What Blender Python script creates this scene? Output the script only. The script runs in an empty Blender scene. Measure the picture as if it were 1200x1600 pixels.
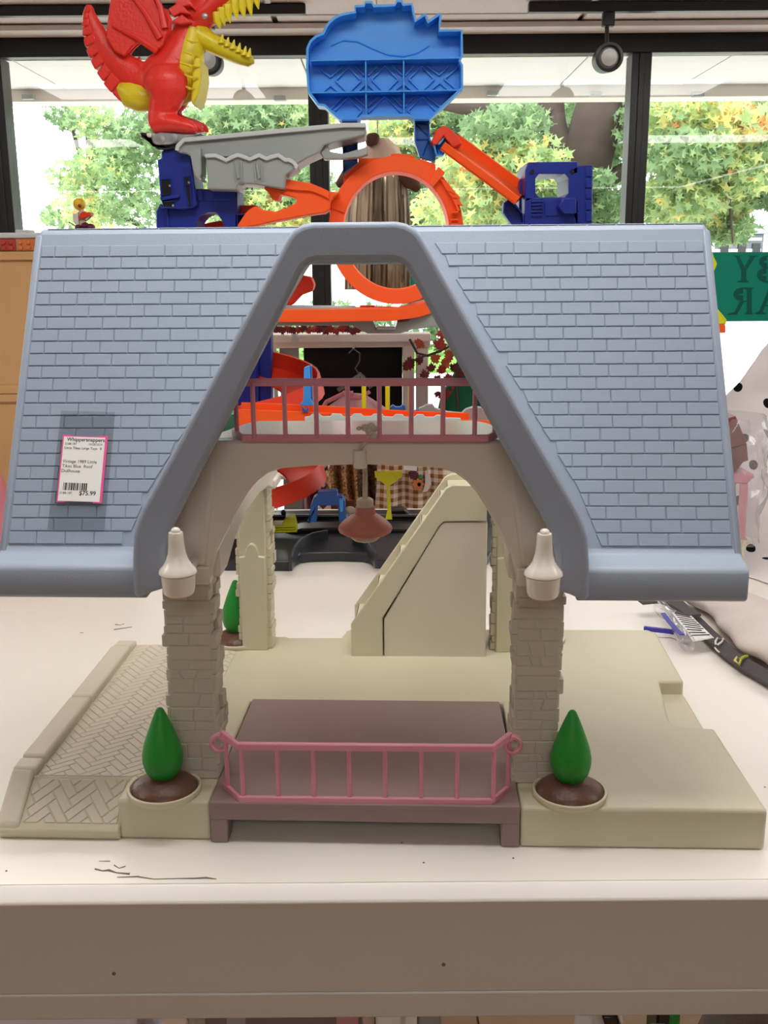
import bpy, bmesh, math, random
import numpy as np
from mathutils import Vector, Matrix, Euler
random.seed(7)
R = math.radians
S = bpy.context.scene
C = S.collection

# ------------------------------------------------------------------ camera
ZT = 0.90                                   # table top height
CAM = Vector((0.0, 0.0, ZT + 0.592))
F = 1622.0                                  # focal length in pixels of a 1200x1600 frame
PITCH, ROLL = R(13.5), R(0.43)
fw = Vector((0, math.cos(PITCH), -math.sin(PITCH)))
r0 = Vector((1, 0, 0)); u0 = r0.cross(fw)
rt = r0 * math.cos(ROLL) - u0 * math.sin(ROLL)
up = u0 * math.cos(ROLL) + r0 * math.sin(ROLL)
cd = bpy.data.cameras.new('camera')
cam = bpy.data.objects.new('camera', cd); C.objects.link(cam)
cam.matrix_world = Matrix(((rt.x, up.x, -fw.x, CAM.x), (rt.y, up.y, -fw.y, CAM.y), (rt.z, up.z, -fw.z, CAM.z), (0, 0, 0, 1)))
cd.sensor_fit = 'VERTICAL'; cd.sensor_height = 36.0; cd.sensor_width = 27.0
cd.lens = 36.0 * F / 1600.0
cd.clip_start = 0.02; cd.clip_end = 200
S.camera = cam

# ------------------------------------------------------------------ sky, exposure
w = bpy.data.worlds.new('overcast_sky'); S.world = w; w.use_nodes = True
bg = w.node_tree.nodes['Background']
bg.inputs[0].default_value = (0.93, 0.97, 1.0, 1); bg.inputs[1].default_value = 4.6
S.view_settings.view_transform = 'Standard'; S.view_settings.look = 'None'
S.view_settings.gamma = 1.0; S.view_settings.use_curve_mapping = False
S.view_settings.exposure = 0.22
LAMP = 8.0                                  # ceiling panel radiance


def at(px, py, Y):
    d = fw + rt * ((px - 600) / F) - up * ((py - 800) / F)
    return CAM + d * (Y / d.y)


def at_z(px, py, z):
    d = fw + rt * ((px - 600) / F) - up * ((py - 800) / F)
    return CAM + d * ((z - CAM.z) / d.z)

# ------------------------------------------------------------------ materials


def lin(c):
    return tuple(((v / 255) / 12.92 if v / 255 <= .04045 else ((v / 255 + .055) / 1.055) ** 2.4) for v in c)


MATS = {}


def mat(name, rgb, rough=.4, spec=.5, var=.06, scale=25., bump=0., bscale=200., metal=0., trans=0., sss=0., coat=0.):
    m = bpy.data.materials.new(name); m.use_nodes = True
    nt = m.node_tree; b = nt.nodes['Principled BSDF']
    b.inputs['Roughness'].default_value = rough
    b.inputs['Specular IOR Level'].default_value = spec
    b.inputs['Metallic'].default_value = metal
    b.inputs['Transmission Weight'].default_value = trans
    b.inputs['Coat Weight'].default_value = coat
    col = lin(rgb)
    tc = nt.nodes.new('ShaderNodeTexCoord')
    n = nt.nodes.new('ShaderNodeTexNoise'); n.inputs['Scale'].default_value = scale; n.inputs['Detail'].default_value = 4
    nt.links.new(tc.outputs['Object'], n.inputs['Vector'])
    mx = nt.nodes.new('ShaderNodeMix'); mx.data_type = 'RGBA'
    mx.inputs[6].default_value = (*[c * (1 - var) for c in col], 1)
    mx.inputs[7].default_value = (*[min(1, c * (1 + var)) for c in col], 1)
    nt.links.new(n.outputs['Fac'], mx.inputs[0]); nt.links.new(mx.outputs[2], b.inputs['Base Color'])
    if bump:
        n2 = nt.nodes.new('ShaderNodeTexNoise'); n2.inputs['Scale'].default_value = bscale; n2.inputs['Detail'].default_value = 3
        nt.links.new(tc.outputs['Object'], n2.inputs['Vector'])
        bp = nt.nodes.new('ShaderNodeBump'); bp.inputs['Strength'].default_value = bump; bp.inputs['Distance'].default_value = .002
        nt.links.new(n2.outputs['Fac'], bp.inputs['Height']); nt.links.new(bp.outputs['Normal'], b.inputs['Normal'])
    MATS[name] = m
    return m


M_roof = mat('roof_blue', (155, 166, 183), .42, .4, .03, 12, .12, 500)
M_cream = mat('cream_plastic', (208, 199, 172), .42, .45, .05, 8, .1, 350)
M_cream2 = mat('cream_light_plastic', (212, 201, 182), .45, .4, .03, 8)
M_stone = mat('stone_plastic', (204, 197, 180), .5, .35, .06, 60, .3, 300)
M_white = mat('white_plastic', (228, 220, 208), .25, .5, .02, 8)
M_pink = mat('rose_plastic', (220, 146, 162), .38, .5, .04, 30)
M_mauve = mat('mauve_pad', (150, 126, 122), .55, .35, .04, 15, .1, 300)
M_shade = mat('salmon_plastic', (190, 118, 105), .45, .4, .03, 20)
M_globe = mat('globe_plastic', (200, 185, 165), .3, .5, .03, 20)
M_rope = mat('rope', (200, 192, 180), .9, .1, .15, 300, .5, 600)
M_green = mat('bush_green', (30, 138, 42), .45, .45, .06, 40, .15, 400)
M_soil = mat('soil_brown', (98, 62, 46), .4, .5, .15, 60, .5, 150)
M_table = mat('table_laminate', (243, 238, 228), .38, .45, .025, 3)
M_apron = mat('table_apron', (204, 198, 190), .6, .25, .04, 3, .15, 250)
M_edge = mat('edge_strip_white', (250, 246, 240), .4, .4, .02, 3)
M_scuff = mat('scuff', (120, 108, 96), .8, .1, .3, 80)
M_wall = mat('wall_paint', (170, 166, 162), .8, .2, .02, 2)
M_ceil = mat('ceiling_tile', (206, 200, 200), .9, .1, .12, 90, .6, 160)
M_grid = mat('ceiling_grid', (215, 210, 210), .6, .3, .02, 5)
M_black = mat('black_metal', (24, 23, 25), .4, .4, .1, 10)
M_soffit = mat('soffit_panel', (222, 220, 216), .8, .2, .03, 2)
M_lens = mat('lamp_lens', (150, 148, 146), .3, .5, .03, 40)
M_wood = mat('plywood', (196, 152, 104), .55, .3, .1, 6, .1, 60)
M_plank = mat('floor_oak', (178, 140, 104), .45, .4, .2, 9, .1, 60)
M_red = mat('dragon_red', (226, 48, 36), .38, .5, .05, 25, .35, 220)
M_yellow = mat('dragon_yellow', (226, 205, 38), .4, .45, .05, 25, .2, 200)
M_blue = mat('sky_blue_plastic', (60, 156, 240), .35, .5, .03, 15)
M_blue2 = mat('strut_blue_plastic', (24, 92, 176), .35, .5, .03, 15)
M_navy = mat('navy_plastic', (22, 42, 138), .35, .5, .05, 15)
M_orange = mat('orange_track', (250, 92, 32), .5, .3, .03, 15)
M_oranged = mat('orange_red_track', (226, 62, 34), .45, .35, .03, 15)
M_gray = mat('gray_plastic', (150, 154, 152), .4, .45, .05, 12)
M_grayl = mat('light_gray_plastic', (190, 194, 192), .4, .45, .04, 12)
M_char = mat('charcoal_plastic', (40, 43, 48), .35, .5, .1, 12)
M_blk = mat('black_plastic', (22, 23, 26), .3, .5, .1, 12)
M_lime = mat('lime_plastic', (214, 216, 30), .4, .45, .03, 15)
M_mint = mat('mint_plastic', (110, 176, 150), .4, .45, .03, 15)
M_silver = mat('silver_plastic', (168, 168, 170), .3, .5, .05, 20, metal=.5)
M_brown = mat('brown_plastic', (120, 62, 48), .35, .5, .08, 20)
M_maroon = mat('maroon', (92, 34, 52), .5, .4, .1, 20)
M_teal = mat('banner_green', (0, 128, 108), .6, .25, .04, 5)
M_teald = mat('banner_letter', (0, 84, 72), .6, .25, .03, 5)
M_paint = mat('white_paint', (222, 212, 202), .5, .3, .03, 10)
M_void = mat('black_panel', (16, 14, 15), .6, .2, .1, 5)
M_dresspink = mat('pink_tulle', (214, 170, 178), .7, .2, .1, 30)
M_bodice = mat('beige_satin', (205, 180, 160), .5, .3, .08, 40)
M_brfrill = mat('brown_frill', (96, 70, 56), .8, .1, .2, 60)
M_leaf1 = mat('maple_red', (150, 46, 40), .6, .3, .2, 40)
M_leaf2 = mat('maple_rust', (176, 82, 48), .6, .3, .2, 40)
M_leaf3 = mat('maple_burgundy', (104, 36, 44), .6, .3, .2, 40)
M_bark = mat('bark', (74, 64, 58), .9, .1, .35, 8, .8, 25)
M_quilt = mat('quilt_beige', (216, 203, 196), .85, .1, .04, 40, .3, 300)
M_band = mat('dark_webbing', (92, 87, 88), .8, .15, .08, 60, .3, 500)
M_ring = mat('white_ring', (235, 232, 228), .3, .5, .02, 20)
M_yring = mat('yellow_ring', (200, 196, 70), .3, .5, .02, 20)
M_bluetape = mat('violet_blue', (62, 52, 160), .4, .4, .05, 20)
M_paper = mat('paper', (236, 234, 232), .7, .2, .02, 20)
M_ink = mat('ink', (28, 26, 28), .7, .2, .05, 20)
M_tagpink = mat('tag_pink', (238, 92, 152), .5, .3, .03, 20)
M_fur = mat('gray_plush', (120, 110, 104), .95, .05, .25, 80, .8, 300)
M_carpaint = mat('car_gray', (92, 98, 106), .25, .5, .05, 3)
M_asph = mat('asphalt', (150, 150, 152), .9, .1, .15, 6)
M_conc = mat('concrete', (214, 210, 204), .9, .1, .08, 4)
M_grass = mat('lawn', (104, 150, 62), .9, .1, .35, 12)
M_toyyellow = mat('ball_yellow', (236, 188, 40), .35, .5, .04, 20)
M_brickred = mat('brick_red', (178, 66, 56), .4, .45, .05, 20)
M_brickor = mat('brick_orange', (204, 118, 66), .4, .45, .05, 20)
M_rosebag = mat('rose_fabric', (208, 130, 140), .8, .1, .08, 30)
M_gbush = mat('toy_green', (40, 150, 60), .5, .4, .05, 20)


def emit_mat(name, rgb, s):
    m = bpy.data.materials.new(name); m.use_nodes = True; nt = m.node_tree
    nt.nodes.clear(); o = nt.nodes.new('ShaderNodeOutputMaterial'); e = nt.nodes.new('ShaderNodeEmission')
    e.inputs[0].default_value = (*rgb, 1); e.inputs[1].default_value = s
    nt.links.new(e.outputs[0], o.inputs[0]); return m


def clear_mat(name, tint, rough, gloss_gain, haze=0., hazecol=(1, 1, 1)):
    """thin clear sheet: transparent + fresnel gloss (+ a little diffuse haze)"""
    m = bpy.data.materials.new(name); m.use_nodes = True; nt = m.node_tree; nt.nodes.clear()
    o = nt.nodes.new('ShaderNodeOutputMaterial'); t = nt.nodes.new('ShaderNodeBsdfTransparent'); g = nt.nodes.new('ShaderNodeBsdfGlossy')
    t.inputs[0].default_value = (*tint, 1); g.inputs['Roughness'].default_value = rough
    fr = nt.nodes.new('ShaderNodeFresnel'); ge = nt.nodes.new('ShaderNodeNewGeometry')
    io = nt.nodes.new('ShaderNodeMix'); io.inputs[2].default_value = 1.45; io.inputs[3].default_value = 1 / 1.45      # same reflectance from both sides of the sheet
    nt.links.new(ge.outputs['Backfacing'], io.inputs[0]); nt.links.new(io.outputs[0], fr.inputs[0])
    mu = nt.nodes.new('ShaderNodeMath'); mu.operation = 'MULTIPLY'; mu.inputs[1].default_value = gloss_gain
    nt.links.new(fr.outputs[0], mu.inputs[0])
    mx = nt.nodes.new('ShaderNodeMixShader'); nt.links.new(mu.outputs[0], mx.inputs[0])
    nt.links.new(t.outputs[0], mx.inputs[1]); nt.links.new(g.outputs[0], mx.inputs[2])
    out = mx
    if haze:
        d = nt.nodes.new('ShaderNodeBsdfDiffuse'); d.inputs[0].default_value = (*hazecol, 1)
        m2 = nt.nodes.new('ShaderNodeMixShader'); m2.inputs[0].default_value = haze
        nt.links.new(mx.outputs[0], m2.inputs[1]); nt.links.new(d.outputs[0], m2.inputs[2]); out = m2
    nt.links.new(out.outputs[0], o.inputs[0]); return m


M_glass = clear_mat('window_glass', (.97, .98, .97), .0, 1.0)
M_tape = clear_mat('clear_tape', (.90, .905, .91), .3, .6, .0)
M_bag = clear_mat('clear_plastic', (.93, .92, .93), .12, 1.6, .14, (.8, .77, .8))
M_light = emit_mat('panel_light', (1.0, .985, .955), LAMP)


def pattern_mat(name, kind):
    m = bpy.data.materials.new(name); m.use_nodes = True; nt = m.node_tree; b = nt.nodes['Principled BSDF']
    b.inputs['Roughness'].default_value = .75; b.inputs['Specular IOR Level'].default_value = .2
    tc = nt.nodes.new('ShaderNodeTexCoord')
    L = nt.links.new
    if kind == 'gingham':
        sp = nt.nodes.new('ShaderNodeSeparateXYZ'); L(tc.outputs['UV'], sp.inputs[0])
        vals = []
        for k in (0, 1):
            a = nt.nodes.new('ShaderNodeMath'); a.operation = 'MULTIPLY'; a.inputs[1].default_value = 13.; L(sp.outputs[k], a.inputs[0])
            fr = nt.nodes.new('ShaderNodeMath'); fr.operation = 'FRACT'; L(a.outputs[0], fr.inputs[0])
            g = nt.nodes.new('ShaderNodeMath'); g.operation = 'GREATER_THAN'; g.inputs[1].default_value = .5; L(fr.outputs[0], g.inputs[0]); vals.append(g)
        s = nt.nodes.new('ShaderNodeMath'); s.operation = 'ADD'; L(vals[0].outputs[0], s.inputs[0]); L(vals[1].outputs[0], s.inputs[1])
        h = nt.nodes.new('ShaderNodeMath'); h.operation = 'MULTIPLY'; h.inputs[1].default_value = .5; L(s.outputs[0], h.inputs[0])
        cr = nt.nodes.new('ShaderNodeValToRGB'); cr.color_ramp.elements[0].color = (*lin((236, 222, 204)), 1); cr.color_ramp.elements[1].color = (*lin((150, 98, 44)), 1)
        L(h.outputs[0], cr.inputs[0]); L(cr.outputs[0], b.inputs['Base Color'])
    if kind in ('sequin', 'sequin_dark', 'pleat'):
        v = nt.nodes.new('ShaderNodeTexVoronoi'); v.inputs['Scale'].default_value = 210
        L(tc.outputs['Object'], v.inputs['Vector'])
        cr = nt.nodes.new('ShaderNodeValToRGB')
        a, c = {'sequin': ((104, 70, 40), (220, 178, 130)), 'sequin_dark': ((62, 44, 36), (168, 130, 100)), 'pleat': ((104, 88, 72), (196, 180, 156))}[kind]
        cr.color_ramp.elements[0].color = (*lin(a), 1); cr.color_ramp.elements[1].color = (*lin(c), 1)
        sp = nt.nodes.new('ShaderNodeSeparateColor'); L(v.outputs['Color'], sp.inputs[0]); L(sp.outputs[0], cr.inputs[0])
        L(cr.outputs[0], b.inputs['Base Color']); b.inputs['Metallic'].default_value = .55; b.inputs['Roughness'].default_value = .38
        if kind == 'pleat':
            v.inputs['Scale'].default_value = 40; mp = nt.nodes.new('ShaderNodeMapping'); mp.inputs['Scale'].default_value = (1, 1, .06)
            L(tc.outputs['Object'], mp.inputs[0]); L(mp.outputs[0], v.inputs['Vector'])
    if kind == 'perforated':
        v = nt.nodes.new('ShaderNodeTexVoronoi'); v.inputs['Scale'].default_value = 90; v.inputs['Randomness'].default_value = .1
        L(tc.outputs['Object'], v.inputs['Vector'])
        cr = nt.nodes.new('ShaderNodeValToRGB'); cr.color_ramp.elements[0].position = .2; cr.color_ramp.elements[1].position = .3
        cr.color_ramp.elements[0].color = (*lin((190, 190, 205)), 1); cr.color_ramp.elements[1].color = (*lin((228, 228, 240)), 1)
        L(v.outputs['Distance'], cr.inputs[0]); L(cr.outputs[0], b.inputs['Base Color'])
    if kind == 'leaf':
        at_ = nt.nodes.new('ShaderNodeAttribute'); at_.attribute_name = 'tone'
        cr = nt.nodes.new('ShaderNodeValToRGB'); e = cr.color_ramp.elements
        e[0].color = (*lin((98, 124, 84)), 1); e[1].color = (*lin((220, 146, 98)), 1); e[1].position = 1
        for p, c in ((.3, (140, 168, 122)), (.6, (176, 198, 138)), (.78, (212, 212, 140)), (.9, (228, 196, 118))):
            q = e.new(p); q.color = (*lin(c), 1)
        L(at_.outputs['Fac'], cr.inputs[0]); L(cr.outputs[0], b.inputs['Base Color'])
        tr = nt.nodes.new('ShaderNodeBsdfTranslucent'); L(cr.outputs[0], tr.inputs[0])
        mx = nt.nodes.new('ShaderNodeMixShader'); mx.inputs[0].default_value = .45
        L(b.outputs[0], mx.inputs[1]); L(tr.outputs[0], mx.inputs[2]); L(mx.outputs[0], nt.nodes['Material Output'].inputs[0])
    return m


M_ging = pattern_mat('gingham_cloth', 'gingham'); M_seq = pattern_mat('gold_sequin', 'sequin'); M_seqd = pattern_mat('bronze_sequin', 'sequin_dark')
M_pleat = pattern_mat('gold_pleat', 'pleat'); M_perf = pattern_mat('perforated_white', 'perforated'); M_foliage = pattern_mat('foliage', 'leaf')

# ------------------------------------------------------------------ mesh helpers


class MB:
    def __init__(self): self.b = bmesh.new()

    def poly3(self, rings, cap=True, closed=True):
        """skin successive rings of equal length"""
        b = self.b; vs = [[b.verts.new(p) for p in r] for r in rings]; n = len(rings[0])
        for a, c in zip(vs, vs[1:]):
            for i in range(n if closed else n - 1):
                j = (i + 1) % n
                b.faces.new((a[i], a[j], c[j], c[i]))
        if cap and closed:
            b.faces.new(list(reversed(vs[0]))); b.faces.new(vs[-1])
        return self

    def box(self, x0, x1, y0, y1, z0, z1):
        return self.poly3([[(x0, y0, z0), (x1, y0, z0), (x1, y1, z0), (x0, y1, z0)], [(x0, y0, z1), (x1, y0, z1), (x1, y1, z1), (x0, y1, z1)]])

    def prism(self, pts, a0, a1, axis):
        f = {'y': lambda p, a: (p[0], a, p[1]), 'x': lambda p, a: (a, p[0], p[1]), 'z': lambda p, a: (p[0], p[1], a)}[axis]
        return self.poly3([[f(p, a0) for p in pts], [f(p, a1) for p in pts]])

    def slab(self, pts3, vec):
        v = Vector(vec)
        return self.poly3([[Vector(p) for p in pts3], [Vector(p) + v for p in pts3]])

    def pix(self, pts, Y0, Y1, s=1.):
        """outline met at depth Y0, given real thickness back to Y1 (parallel walls)"""
        P = [at(x, y, Y0) for x, y in pts]
        return self.slab(P, (0, Y1 - Y0, 0))

    def tube(self, path, r, n=8, closed=False, flat=1.):
        P = [Vector(p) for p in path]; rings = []
        prev = None
        for i, p in enumerate(P):
            if closed: t = P[(i + 1) % len(P)] - P[i - 1]
            else: t = P[min(i + 1, len(P) - 1)] - P[max(i - 1, 0)]
            t.normalize()
            if prev is None:
                a = Vector((0, 0, 1)) if abs(t.z) < .9 else Vector((1, 0, 0))
                u = t.cross(a).normalized()
            else:
                u = (prev - t * prev.dot(t)).normalized()
            prev = u; v = t.cross(u)
            rr = r[i] if isinstance(r, (list, tuple)) else r
            rings.append([p + u * math.cos(2 * math.pi * k / n) * rr + v * math.sin(2 * math.pi * k / n) * rr * flat for k in range(n)])
        if closed: rings.append(rings[0])
        return self.poly3(rings, cap=not closed)

    def lathe(self, prof, cx=0, cy=0, n=28, sx=1., sy=1.):
        rings = [[(cx + max(r, 1e-5) * math.cos(2 * math.pi * k / n) * sx, cy + max(r, 1e-5) * math.sin(2 * math.pi * k / n) * sy, z) for k in range(n)] for r, z in prof]
        return self.poly3(rings)

    def sweep(self, path, cs, side=None, sides=None):
        """cross-section cs [(a along side, b along normal)] carried along path"""
        P = [Vector(p) for p in path]; rings = []
        for i, p in enumerate(P):
            t = (P[min(i + 1, len(P) - 1)] - P[max(i - 1, 0)]).normalized()
            s = Vector(sides[i]) if sides else Vector(side)
            s = (s - t * s.dot(t)).normalized(); n = s.cross(t).normalized()
            rings.append([p + s * a + n * b for a, b in cs])
        return self.poly3(rings)

    def ball(self, c, r, sx=1, sy=1, sz=1, u=16, v=10):
        m = Matrix.Translation(c) @ Matrix.Diagonal((r * sx, r * sy, r * sz, 1))
        bmesh.ops.create_uvsphere(self.b, u_segments=u, v_segments=v, radius=1, matrix=m); return self

    def build(self, name, m, parent=None, bevel=0., seg=2, smooth=40, off=None, world=False, kind=None, subsurf=0, solid=0.):
        b = self.b
        bmesh.ops.remove_doubles(b, verts=b.verts, dist=1e-6)
        bmesh.ops.recalc_face_normals(b, faces=b.faces)
        me = bpy.data.meshes.new(name); b.to_mesh(me); b.free()
        if world and parent is not None:
            me.transform(Matrix.Translation(-root_loc(parent)))
        me.materials.append(m)
        if smooth:
            me.polygons.foreach_set('use_smooth', [True] * len(me.polygons)); me.set_sharp_from_angle(angle=R(smooth))
        o = bpy.data.objects.new(name, me); C.objects.link(o)
        if parent is not None: o.parent = parent
        if off is not None: o.location = off
        if solid:
            s = o.modifiers.new('solid', 'SOLIDIFY'); s.thickness = solid; s.offset = 0
        if bevel:
            bv = o.modifiers.new('bevel', 'BEVEL'); bv.width = bevel; bv.segments = seg; bv.limit_method = 'ANGLE'; bv.angle_limit = R(35)
        if subsurf:
            s = o.modifiers.new('sub', 'SUBSURF'); s.levels = subsurf; s.render_levels = subsurf
        if kind: o['kind'] = kind
        return o


def root_loc(o):
    while o.parent: o = o.parent
    return Vector(o.location)


def tag(o, label=None, cat=None, group=None, kind=None):
    if label: o['label'] = label
    if cat: o['category'] = cat
    if group: o['group'] = group
    if kind: o['kind'] = kind
    return o


def thing(name, loc, label, cat, group=None, rz=0., kind=None):
    o = bpy.data.objects.new(name, None); o.empty_display_size = .05; C.objects.link(o)
    o.location = loc; o.rotation_euler = (0, 0, rz)
    return tag(o, label, cat, group, kind)


def struct(name, mb, m, parent=None, **k):
    o = mb.build(name, m, parent, **k)
    if parent is None: o['kind'] = 'structure'
    return o


def link_copy(src_mesh, name, parent, loc=(0, 0, 0), rot=(0, 0, 0), scale=None):
    o = bpy.data.objects.new(name, src_mesh); C.objects.link(o); o.parent = parent; o.location = loc; o.rotation_euler = rot
    if scale: o.scale = scale
    return o


def text_mesh(body, size, m, ext=.0001, align='LEFT', bold=0.):
    c = bpy.data.curves.new('text', 'FONT'); c.body = body; c.size = size; c.extrude = ext; c.offset = bold; c.align_x = align; c.resolution_u = 3
    t = bpy.data.objects.new('text', c); C.objects.link(t)
    dg = bpy.context.evaluated_depsgraph_get()
    me = bpy.data.meshes.new_from_object(t.evaluated_get(dg))
    bpy.data.objects.remove(t); me.materials.clear(); me.materials.append(m)
    return me


def tile_mesh(name, q, h, c, m):
    """q: 4 corners (x,y) ccw; raised tile of height h with chamfer c (18 tris)"""
    cx = sum(p[0] for p in q) / 4; cy = sum(p[1] for p in q) / 4
    n = len(q)
    def inset(p):
        dx, dy = cx - p[0], cy - p[1]; return (p[0] + c * (1 if dx > 0 else -1), p[1] + c * (1 if dy > 0 else -1))
    vs = [(x, y, 0) for x, y in q] + [(x, y, h * .55) for x, y in q] + [(*inset(p), h) for p in q]
    fs = []
    for k in (0, 4):
        for i in range(n):
            j = (i + 1) % n; fs.append((k + i, k + j, k + 4 + j, k + 4 + i))
    fs.append((8, 9, 10, 11))
    me = bpy.data.meshes.new(name); me.from_pydata(vs, [], fs); me.materials.append(m); me.update()
    return me


def clip_poly(P, x0, x1, y0, y1):
    for ax, lim, sg in ((0, x0, 1), (0, x1, -1), (1, y0, 1), (1, y1, -1)):
        Q = []
        for i in range(len(P)):
            a, b = P[i], P[(i + 1) % len(P)]; da, db = sg * (a[ax] - lim), sg * (b[ax] - lim)
            if da >= 0: Q.append(a)
            if da * db < 0:
                t = da / (da - db); Q.append((a[0] + (b[0] - a[0]) * t, a[1] + (b[1] - a[1]) * t))
        P = Q
        if len(P) < 3: return []
    return P


def poly_tile(name, P, h, c, m, mp):
    """raised chamfered tile over polygon P, each point carried to 3D by mp(x, y, h)"""
    n = len(P); cx = sum(p[0] for p in P) / n; cy = sum(p[1] for p in P) / n
    def ins(p):
        d = math.hypot(cx - p[0], cy - p[1]) or 1; k = min(.4, c / d); return (p[0] + (cx - p[0]) * k, p[1] + (cy - p[1]) * k)
    vs = [mp(x, y, 0) for x, y in P] + [mp(x, y, h * .55) for x, y in P] + [mp(*ins(p), h) for p in P]
    fs = [(k + i, k + (i + 1) % n, k + n + (i + 1) % n, k + n + i) for k in (0, n) for i in range(n)] + [tuple(range(2 * n, 3 * n))]
    me = bpy.data.meshes.new(name); me.from_pydata(vs, [], fs); me.materials.append(m); me.update(); return me

# ================================================================== SETTING
CZ = ZT + 1.53                      # ceiling height
WY = 4.70                           # window plane
XL, XR, YB = -4.4, 3.95, -5.0
floor = struct('floor', MB().box(XL, XR, YB, WY, -.06, -.012), M_plank)
pm = MB().box(0, 1.18, 0, .088, 0, .012).build('plank', M_plank, floor, bevel=.002, seg=1)
pmesh = pm.data; pm.location = (-1.0, 1.78, -.012)
for r in range(4):
    for k in range(3):
        if r == 0 and k == 0: continue
        link_copy(pmesh, 'plank', floor, (-1.6 + 1.184 * k + (.6 if r == 0 else .37 * r), 1.78 + .0905 * r, -.012)).modifiers.new('bevel', 'BEVEL').width = .002
MB().box(XL, XR, YB, 1.779, -.012, 0).build('floorboards', M_plank, floor, kind='stuff')
MB().box(XL, XR, 2.143, WY, -.012, 0).build('floorboards', M_plank, floor, kind='stuff')
struct('wall_left', MB().box(XL - .1, XL, YB, WY, 0, CZ), M_wall)
struct('wall_right', MB().box(XR, XR + .1, YB, WY, 0, CZ), M_wall)
struct('wall_back', MB().box(XL, XR, YB - .1, YB, 0, CZ), M_wall)
ceil = struct('ceiling', MB().box(XL, XR, YB, WY + .1, CZ + .02, CZ + .06), M_grid)
# ceiling tiles near the window: one object each
TX, TY = 1.22, .61
gx0, gy0 = .80 - 5 * TX, 4.39 - .61 * 15
tm = MB().box(.012, TX - .012, .012, TY - .012, 0, .014).build('ceiling_tile', M_ceil, ceil, bevel=.002, seg=1)
tmesh = tm.data; first = True
panels = {(0, 1.0): 'directly above the dollhouse', (-2.44, 1.0): 'left of the one above the dollhouse', (2.44, 1.0): 'right of the one above the dollhouse', (-1.22, 3.44): 'over the left window bay', (1.22, 3.44): 'over the right window bay', (0, -1.44): 'behind the photographer'}
for i in range(8):
    for j in range(0, 16):
        x, y = gx0 + i * TX, gy0 + j * TY
        if x < XL - .3 or y + TY > WY + .4 or x + TX > XR + .3: continue
        if first: tm.location = (x, y, CZ + .004); first = False; continue
        link_copy(tmesh, 'ceiling_tile', ceil, (x, y, CZ + .004))
struct('trim_1', MB().box(XL, XR, WY - .06, WY + .0, ZT + 1.434, CZ + .01), M_black, bevel=.004)
struct('trim_2', MB().box(XL, XR, WY - .2, WY - .065, CZ - .022, CZ - .001), M_grid, bevel=.003)
struct('trim_3', MB().box(XL, XR, WY - .05, WY + .05, 0, .12), M_black, bevel=.004)
mx = [-1.625 - 1.36 * 2, -1.625 - 1.36, -1.625, -.265, 1.09, 1.09 + 1.36, 1.09 + 2.72]
for i, x in enumerate(mx):
    mb = MB().box(x - .041, x + .041, WY - .055, WY + .055, .12, ZT + 1.434)
    mb.box(x - .012, x + .012, WY - .062, WY - .055, .12, ZT + 1.434)
    struct('trim_%d' % (i + 4), mb, M_black, bevel=.002)
for i in range(len(mx) - 1):
    struct('window_%d' % (i + 1), MB().box(mx[i] + .041, mx[i + 1] - .041, WY - .003, WY + .003, .12, ZT + 1.434), M_glass, smooth=0)


def ceiling_light(x, y, label):
    t = thing('ceiling_light', (x, y, CZ - .03), label, 'ceiling light', 'fluorescent ceiling panels')
    f = MB()
    for a, b, c, d in ((-.6, .6, -.3, -.275), (-.6, .6, .275, .3), (-.6, -.575, -.275, .275), (.575, .6, -.275, .275)):
        f.box(a, b, c, d, -.005, .03)
    f.build('frame', M_grid, t)
    MB().box(-.575, .575, -.275, .275, .0, .006).build('diffuser', M_light, t, smooth=0)


for (x, y), wh in sorted(panels.items()):
    ceiling_light(x, y, 'flat white fluorescent ceiling panel ' + wh)

# track lights
def track(x0, x1, y, heads, label, hl):
    t = thing('light_track', ((x0 + x1) / 2, y, CZ), label, 'light track')
    mb = MB().box(x0, x1, y - .018, y + .018, CZ - .036, CZ)
    mb.build('rail', M_black, t, bevel=.003, world=True)
    for i, (hx, hz) in enumerate(heads):
        s = thing('spotlight', (hx, y, CZ - .036), hl[i], 'spotlight', 'spotlights hanging from the ceiling tracks')
        MB().box(hx - .022, hx + .022, y - .016, y + .016, CZ - .085, CZ - .036).build('adapter', M_black, s, bevel=.003, world=True)
        MB().tube([(hx - .004, y, CZ - .085), (hx, y, hz + .04)], .008).build('stem', M_black, s, world=True)
        h = MB()
        ax = Vector((0, -1, -.05)).normalized(); c = Vector((hx, y, hz))
        q = Vector((0, 0, 1)).rotation_difference(ax)
        prof = [(.0, -.10), (.03, -.10), (.045, -.06), (.052, .03), (.052, .05), (.042, .052), (.038, .036), (.0, .034)]
        rings = [[c + q @ Vector((max(r, 1e-4) * math.cos(k * math.pi / 14), max(r, 1e-4) * math.sin(k * math.pi / 14), z)) for k in range(28)] for r, z in prof]
        h.poly3(rings).build('lamp_head', M_black, s, world=True)
        h = MB(); rings = [[c + q @ Vector((max(r, 1e-4) * math.cos(k * math.pi / 14), max(r, 1e-4) * math.sin(k * math.pi / 14), z)) for k in range(28)] for r, z in [(.0, .0345), (.037, .0345), (.03, .046), (.0, .049)]]
        h.poly3(rings).build('lens', M_lens, s, world=True)


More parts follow.
